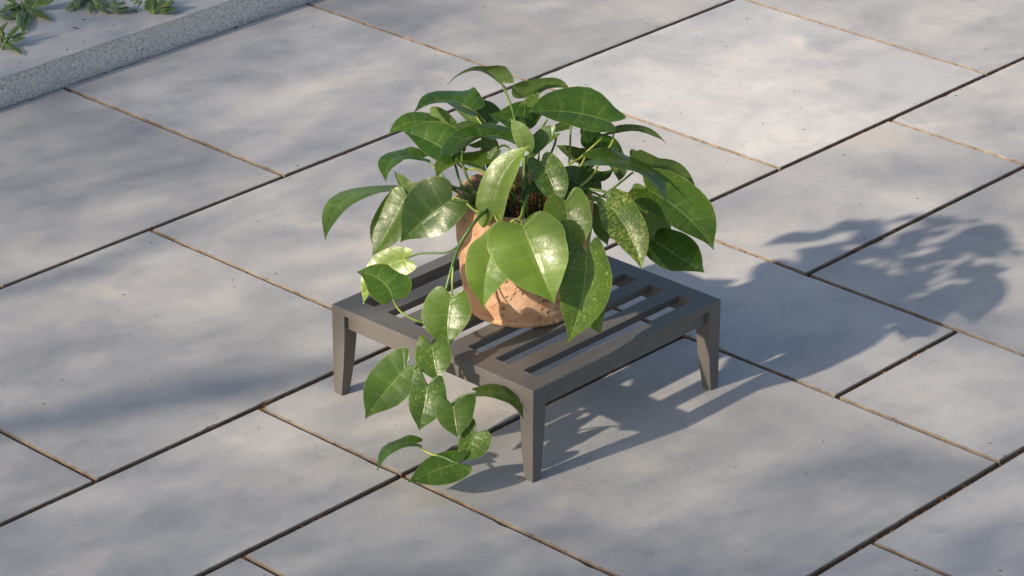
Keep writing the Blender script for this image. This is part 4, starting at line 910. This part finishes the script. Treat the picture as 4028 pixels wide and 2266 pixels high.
# ================================================================ SHADE TREE (stands up-sun, left of the picture; throws the soft dappled shade)
# how thick the foliage is along the sun's rays, on a 10 cm grid (30 = one full leaf layer)
FOLIAGE = [[26,27,28,30,31,32,32,32,32,31,31,31,31,31,31,31,31,31,31,31,31,31,31,31,31,31,31,29,25,22,19,18,17,15,12,10,8,7,7,7,6,6,5,5,5,4,4,4,4,4],
[25,26,27,28,30,31,31,32,33,32,31,31,31,31,31,31,31,31,31,31,31,31,31,31,31,31,29,26,22,19,18,17,15,13,10,8,7,7,7,6,6,5,5,5,4,4,4,4,4,4],
[24,25,26,27,28,29,31,31,32,33,32,31,31,31,31,31,31,31,31,31,31,31,31,31,31,29,26,22,19,18,17,15,13,10,8,7,7,7,6,6,5,5,5,4,4,4,4,4,4,4],
[24,24,25,25,27,28,29,31,31,32,32,32,32,31,31,31,31,31,31,31,31,31,31,31,29,26,22,19,18,17,15,13,10,8,7,7,7,6,6,5,5,5,4,4,4,4,4,4,4,4],
[24,24,24,25,25,27,28,29,30,31,32,32,33,32,31,31,31,31,31,31,31,31,31,30,26,22,19,18,17,16,13,10,8,7,7,7,6,6,5,5,5,4,4,4,4,4,4,4,4,4],
[24,24,24,24,25,25,27,28,28,30,31,31,32,33,32,32,31,31,31,31,31,31,30,26,23,20,18,17,16,13,11,9,7,7,7,6,6,5,5,5,4,4,4,4,4,4,4,4,4,4],
[25,24,24,24,24,25,25,26,28,28,30,31,31,32,32,32,32,31,31,31,31,30,27,23,20,18,17,16,13,11,9,7,7,7,6,6,5,5,5,4,4,4,4,4,4,4,4,4,4,5],
[25,25,24,24,24,24,25,25,26,28,28,29,31,31,32,32,33,32,31,31,30,27,23,20,18,17,16,13,11,9,7,7,7,6,6,5,5,5,4,4,4,4,4,4,4,4,4,4,5,5],
[25,25,25,24,24,24,24,25,25,26,27,28,29,30,31,31,32,33,32,31,27,23,20,18,17,16,14,11,9,7,7,7,6,6,5,5,5,4,4,4,4,4,4,4,4,4,4,5,5,5],
[25,25,25,25,24,24,24,24,25,25,26,27,28,29,30,31,31,32,32,28,24,20,18,17,16,14,11,9,7,7,7,6,6,5,5,5,4,4,4,4,4,4,4,4,4,4,5,5,5,5],
[25,25,25,25,25,24,24,24,24,25,25,26,27,28,29,30,31,30,27,24,21,18,17,16,14,11,9,7,7,7,6,6,5,5,5,4,4,4,4,4,4,4,4,4,4,5,5,5,5,5],
[25,25,25,25,25,24,24,24,24,24,25,25,26,27,28,28,29,26,22,19,18,17,16,13,11,9,7,7,7,6,6,5,5,5,4,4,4,4,4,4,4,4,4,4,5,5,5,5,5,6],
[25,25,25,25,25,25,24,24,24,24,24,25,25,26,27,27,24,20,18,16,16,15,12,9,7,6,7,7,6,6,5,5,5,4,4,4,4,4,4,4,4,4,4,5,5,5,5,5,6,6],
[25,25,25,25,25,25,25,24,24,24,24,24,25,25,25,22,19,15,15,18,18,14,10,6,4,3,5,6,6,5,5,5,4,4,4,4,4,4,4,4,4,4,5,5,5,5,5,6,6,6],
[25,25,25,25,25,25,25,25,24,24,24,24,24,24,21,17,14,15,19,24,23,16,9,5,3,3,3,4,5,5,5,4,4,4,4,4,4,4,4,4,4,4,5,5,5,5,6,6,6,6],
[25,25,25,25,25,25,25,25,25,24,24,24,24,21,17,12,10,13,16,12,8,6,3,2,2,2,3,3,4,4,4,4,4,4,4,4,4,4,4,4,4,5,5,5,5,6,6,6,6,6],
[25,25,25,25,25,25,25,25,25,25,24,24,22,18,15,11,8,8,8,6,4,2,2,1,1,2,2,3,3,4,4,4,4,4,4,4,4,4,4,4,5,5,5,5,5,6,6,6,6,6],
[25,25,25,25,25,25,25,25,25,26,26,26,25,22,23,32,28,13,6,4,2,2,1,1,1,1,2,2,3,4,4,5,5,5,5,5,4,4,4,5,5,5,5,5,6,6,6,6,6,6],
[25,25,25,25,25,25,25,25,25,25,24,20,16,13,12,12,12,8,4,2,2,1,1,1,1,1,2,2,4,8,12,12,9,6,5,5,4,4,5,5,5,5,5,6,6,6,6,6,6,6],
[25,25,25,25,25,25,25,25,25,24,21,18,14,12,11,9,7,5,3,2,1,1,1,1,0,1,1,2,2,3,4,5,4,4,4,4,4,5,5,5,5,5,6,6,6,6,6,6,6,6],
[25,25,25,25,25,25,25,25,24,22,19,16,12,9,8,9,7,4,3,2,2,2,2,1,0,0,0,1,1,1,1,2,3,3,3,3,4,5,5,5,5,6,6,6,6,6,6,6,6,6],
[25,25,25,25,25,25,25,24,22,20,18,16,15,14,15,16,14,9,6,5,3,3,2,2,1,0,0,0,1,1,0,1,1,2,3,3,4,4,5,5,6,6,6,6,6,6,6,6,6,6],
[25,25,25,25,25,25,25,23,20,19,19,20,24,30,33,30,23,16,9,6,5,4,3,3,2,1,0,0,0,0,0,0,0,1,2,3,3,4,5,5,6,6,6,6,6,6,6,6,6,6],
[25,25,25,25,25,25,23,21,19,18,17,17,15,13,12,10,8,7,5,4,7,10,6,3,3,2,1,0,0,0,0,0,0,0,1,2,3,4,4,5,5,6,6,6,6,6,6,6,6,6],
[25,25,25,25,25,23,21,19,18,18,18,21,27,32,27,17,9,5,4,4,5,8,8,5,4,3,2,1,0,0,0,0,0,0,0,1,2,3,4,4,5,5,6,6,6,6,6,6,6,6],
[25,25,25,25,23,21,19,18,17,17,16,16,15,14,11,9,9,8,6,6,6,6,6,7,6,4,3,3,2,1,0,0,0,0,1,1,1,2,3,4,4,5,5,6,6,6,6,6,6,6],
[25,25,25,23,21,19,18,17,16,15,12,9,6,4,3,2,3,4,5,4,5,6,7,8,8,7,4,3,3,2,1,0,0,1,1,1,1,2,2,3,4,4,5,5,5,6,6,6,6,6],
[25,25,23,21,19,18,17,17,15,14,12,10,8,7,6,5,5,6,6,4,3,5,7,8,10,10,8,5,3,3,2,1,1,1,1,1,1,1,2,2,3,4,4,5,5,5,6,6,6,6],
[25,23,21,19,18,17,17,16,14,13,12,12,12,12,12,11,8,4,1,0,0,0,3,7,10,11,11,8,5,4,4,3,2,1,1,1,1,1,1,1,2,3,4,4,4,5,5,5,6,6],
[23,21,19,18,17,17,16,14,13,12,12,12,13,13,13,11,7,4,5,8,10,11,12,14,14,13,12,12,9,6,5,5,4,3,2,1,1,1,1,1,1,2,3,3,4,4,5,5,5,6],
[21,19,18,17,17,16,14,13,12,12,12,13,14,14,15,16,16,16,17,20,26,26,21,14,9,5,5,8,10,10,8,6,7,5,4,2,1,1,1,1,1,1,2,2,3,4,4,5,5,5],
[19,18,17,17,16,15,13,12,12,12,13,13,14,15,16,16,16,18,20,23,28,30,23,12,3,0,0,3,8,12,12,9,8,7,6,4,2,1,1,1,1,1,1,2,2,3,4,4,4,5],
[18,17,17,16,15,13,13,12,12,13,13,14,15,16,16,16,17,19,21,22,24,25,25,21,17,15,15,15,15,16,16,14,10,8,8,6,4,2,1,1,1,1,1,1,1,2,3,4,4,4],
[17,17,16,15,13,13,12,12,13,13,14,15,16,16,16,17,18,20,22,24,25,26,25,25,23,22,22,23,21,20,19,18,14,11,8,8,6,4,3,2,1,1,1,1,1,1,2,3,3,4],
[17,16,15,14,13,12,12,13,13,14,15,16,16,16,17,18,20,22,24,26,27,27,26,26,26,26,25,26,26,24,21,20,18,15,11,8,8,7,5,3,2,1,1,1,1,1,1,2,2,3],
[16,15,14,13,12,12,13,13,14,15,16,16,16,17,18,20,22,24,26,27,28,28,28,28,29,29,29,28,29,28,24,21,20,18,15,11,8,8,7,5,3,2,1,1,1,1,1,1,2,2],
[15,14,13,12,12,13,13,14,15,16,16,16,17,18,20,22,24,26,27,28,27,25,25,28,31,33,33,32,31,31,28,24,21,20,18,15,11,9,8,7,5,3,2,1,1,1,1,1,1,2],
[14,13,12,12,13,13,14,15,16,16,16,17,18,20,22,24,26,27,28,28,25,13,7,18,31,34,36,35,33,31,31,28,24,21,20,18,15,11,9,8,7,5,3,2,1,1,1,1,1,1],
[13,12,12,13,13,14,15,15,16,16,17,18,20,22,24,26,27,28,28,29,30,31,32,34,35,36,37,37,35,33,31,31,28,24,21,20,18,15,11,9,8,7,5,4,2,1,1,1,1,1],
[12,12,12,13,14,15,15,16,16,17,18,20,22,24,26,27,28,28,29,30,31,32,34,35,36,37,38,38,37,35,33,31,31,28,24,21,20,18,15,11,9,8,7,6,4,2,1,1,1,1],
[12,12,13,14,15,15,16,16,17,18,20,22,24,26,27,28,28,29,30,31,32,34,35,36,37,38,38,38,38,37,35,33,31,30,27,24,21,20,18,15,11,9,8,7,6,4,2,2,1,1],
[12,13,14,15,15,16,16,17,18,19,21,24,26,27,28,28,29,30,31,32,34,35,36,37,38,38,38,38,38,38,37,35,32,31,30,27,23,21,20,18,15,12,9,8,7,6,4,3,2,1],
[13,14,15,15,16,16,17,18,19,21,23,25,27,28,28,29,30,31,32,34,35,36,37,38,38,38,38,38,38,38,38,37,34,32,31,30,27,23,21,20,18,15,12,9,8,7,6,4,3,2],
[14,15,15,16,16,16,18,19,21,23,25,27,28,28,29,29,31,32,33,35,36,37,38,38,38,38,38,38,38,38,38,38,36,34,32,31,30,27,23,21,20,18,15,12,9,8,7,6,4,3],
[15,15,16,16,16,18,19,21,23,25,27,28,28,29,29,31,32,33,35,36,37,38,38,38,38,38,38,38,38,38,38,38,38,36,34,32,31,30,26,23,21,20,18,15,12,9,8,8,6,5],
[15,16,16,16,17,19,21,23,25,27,28,28,29,29,31,32,33,35,36,37,38,38,38,38,38,38,38,38,38,38,38,38,38,38,36,33,32,31,30,26,23,20,20,18,15,12,9,8,8,6]]
FX0, FY0, FST = -1.6, -1.5, .1
tree = empty("shade_tree", (-6.2, 2.7, KH))
tag(tree, "loose-leaved garden tree left of the picture that throws the dappled shade", "tree")
TB = Vector(tree.location)
rt = random.Random(21)
cv, cf_ = [], []
twig_c = []
T0, T1 = 4.5, 6.5
LA = .00036
PER = 2
for jy, row in enumerate(FOLIAGE):
    for ix, d in enumerate(row):
        want = d / 30.0 * FST * FST / LA / PER
        n = int(want) + (1 if rt.random() < want - int(want) else 0)
        for _ in range(n):
            g = Vector((FX0 + (ix + rt.random() - .5) * FST, FY0 + (jy + rt.random() - .5) * FST, 0))
            tc_ = g + SUN_TO * rt.uniform(T0, T1)
            if rt.random() < .003: twig_c.append(tc_)
            ax_ = Vector((rt.gauss(0, 1), rt.gauss(0, 1), rt.gauss(0, .6))).normalized()
            for k in range(PER):
                P = tc_ + ax_ * (.10 * (k / PER - .5)) + Vector((rt.gauss(0, .045), rt.gauss(0, .045), rt.gauss(0, .045))) - TB
                d1 = Vector((rt.gauss(0, 1), rt.gauss(0, 1), rt.gauss(0, .5))).normalized()
                d2 = d1.cross(Vector((rt.gauss(0, 1), rt.gauss(0, 1), rt.gauss(0, 1)))).normalized()
                l, w = rt.uniform(.016, .026), rt.uniform(.008, .012)
                b = len(cv)
                fold = d1.cross(d2) * .006
                cv += [P - d1 * l, P + d2 * w + fold, P + d1 * l, P - d2 * w + fold]
                cf_ += [(b, b + 1, b + 2), (b, b + 2, b + 3)]
M_TREE = mat_plain("tree_foliage", (.035, .075, .015), (.08, .13, .03), 6, .6)
mesh_obj("crown", cv, cf_, M_TREE, tree)
fork = TB + Vector((.25, -.2, 1.3))
add_tube("trunk", tree, [TB + Vector((0, 0, -.05)), TB + Vector((.06, -.02, .45)), TB + Vector((.12, -.12, .9)), fork], .16, .10, M_BARK, n=6, seg=12)
hubs = []
for k in range(6):
    a = k / 6 * 6.2832 + .4
    hubs.append(fork + Vector((.9 * math.cos(a) + .7, .9 * math.sin(a) - .8, 1.0 + .25 * (k % 3))))
for hb in hubs:
    add_tube("limb", tree, [fork - Vector((0, 0, .1)), fork * .5 + hb * .5 + Vector((0, 0, .12)), hb], .055, .022, M_BARK, n=5, seg=8)
for q in twig_c[:40]:
    hb = min(hubs, key=lambda h_: (h_ - q).length)
    mid_ = hb * .5 + q * .5 + Vector((0, 0, .1))
    add_tube("branch", tree, [hb, mid_, q], .010, .003, M_BARK, n=4, seg=6)

# ================================================================ LITTER
lv, lf = [], []
rl = random.Random(5)
def crumb(x, y, z, s, asp):
    a = rl.uniform(0, 3.14); b = len(lv); ca, sa = math.cos(a), math.sin(a)
    l, w, h = s * asp, s, s * .5
    for (px, py, pz) in ((-l, 0, 0), (0, -w, 0), (l, 0, 0), (0, w, 0), (-l * .3, 0, h), (l * .4, 0, h * .9)):
        lv.append((x + px * ca - py * sa, y + px * sa + py * ca, z + pz))
    lf.extend([(b, b + 1, b + 4), (b + 1, b + 5, b + 4), (b + 1, b + 2, b + 5), (b + 2, b + 3, b + 5), (b + 3, b + 4, b + 5), (b + 3, b, b + 4)])
for _ in range(950):
    x, y = rl.uniform(-1.3, 3.2), rl.uniform(-1.3, 2.0)
    crumb(x, y, .0003, rl.choice((.0006, .0008, .001, .0012, .0016)), rl.uniform(1.0, 2.4))
for _ in range(70):
    crumb(rl.uniform(.4, 1.7), YK + rl.uniform(.02, .5), KH + .0003, rl.choice((.0012, .0018, .0024)), rl.uniform(1.2, 2.6))
tag(mesh_obj("crumb_litter", lv, lf, M_LITTER), "fine dark crumbs and seed specks scattered over the paving", "litter", kind="stuff")
tw = [[0.7609, 2.1581, 0.0715], [0.7614, 2.1492, 0.0715], [0.7654, 2.1437, 0.0715]]
tag(add_tube("twig", None, tw, .0016, .0011, M_LITTER, n=4, seg=6), "short brown twig lying on the kerb ledge", "twig")

fl = empty("fallen_leaf", [0.9345, 2.1531, 0.0725])
tag(fl, "small dark green fallen leaf lying flat on the kerb ledge", "leaf")
add_leaf("blade", fl, [[0.9345, 2.1531, 0.0725], [0.9251, 2.1324, 0.0755], [0.9306, 2.1274, 0.0715], [0.9365, 2.143, 0.0735], [0.9202, 2.1319, 0.0735]] + [None, None], LANCE, M_KLEAF, (.1, .2, .5), seed=3, arch=.1, wave=.05, nt=13, nv=3)
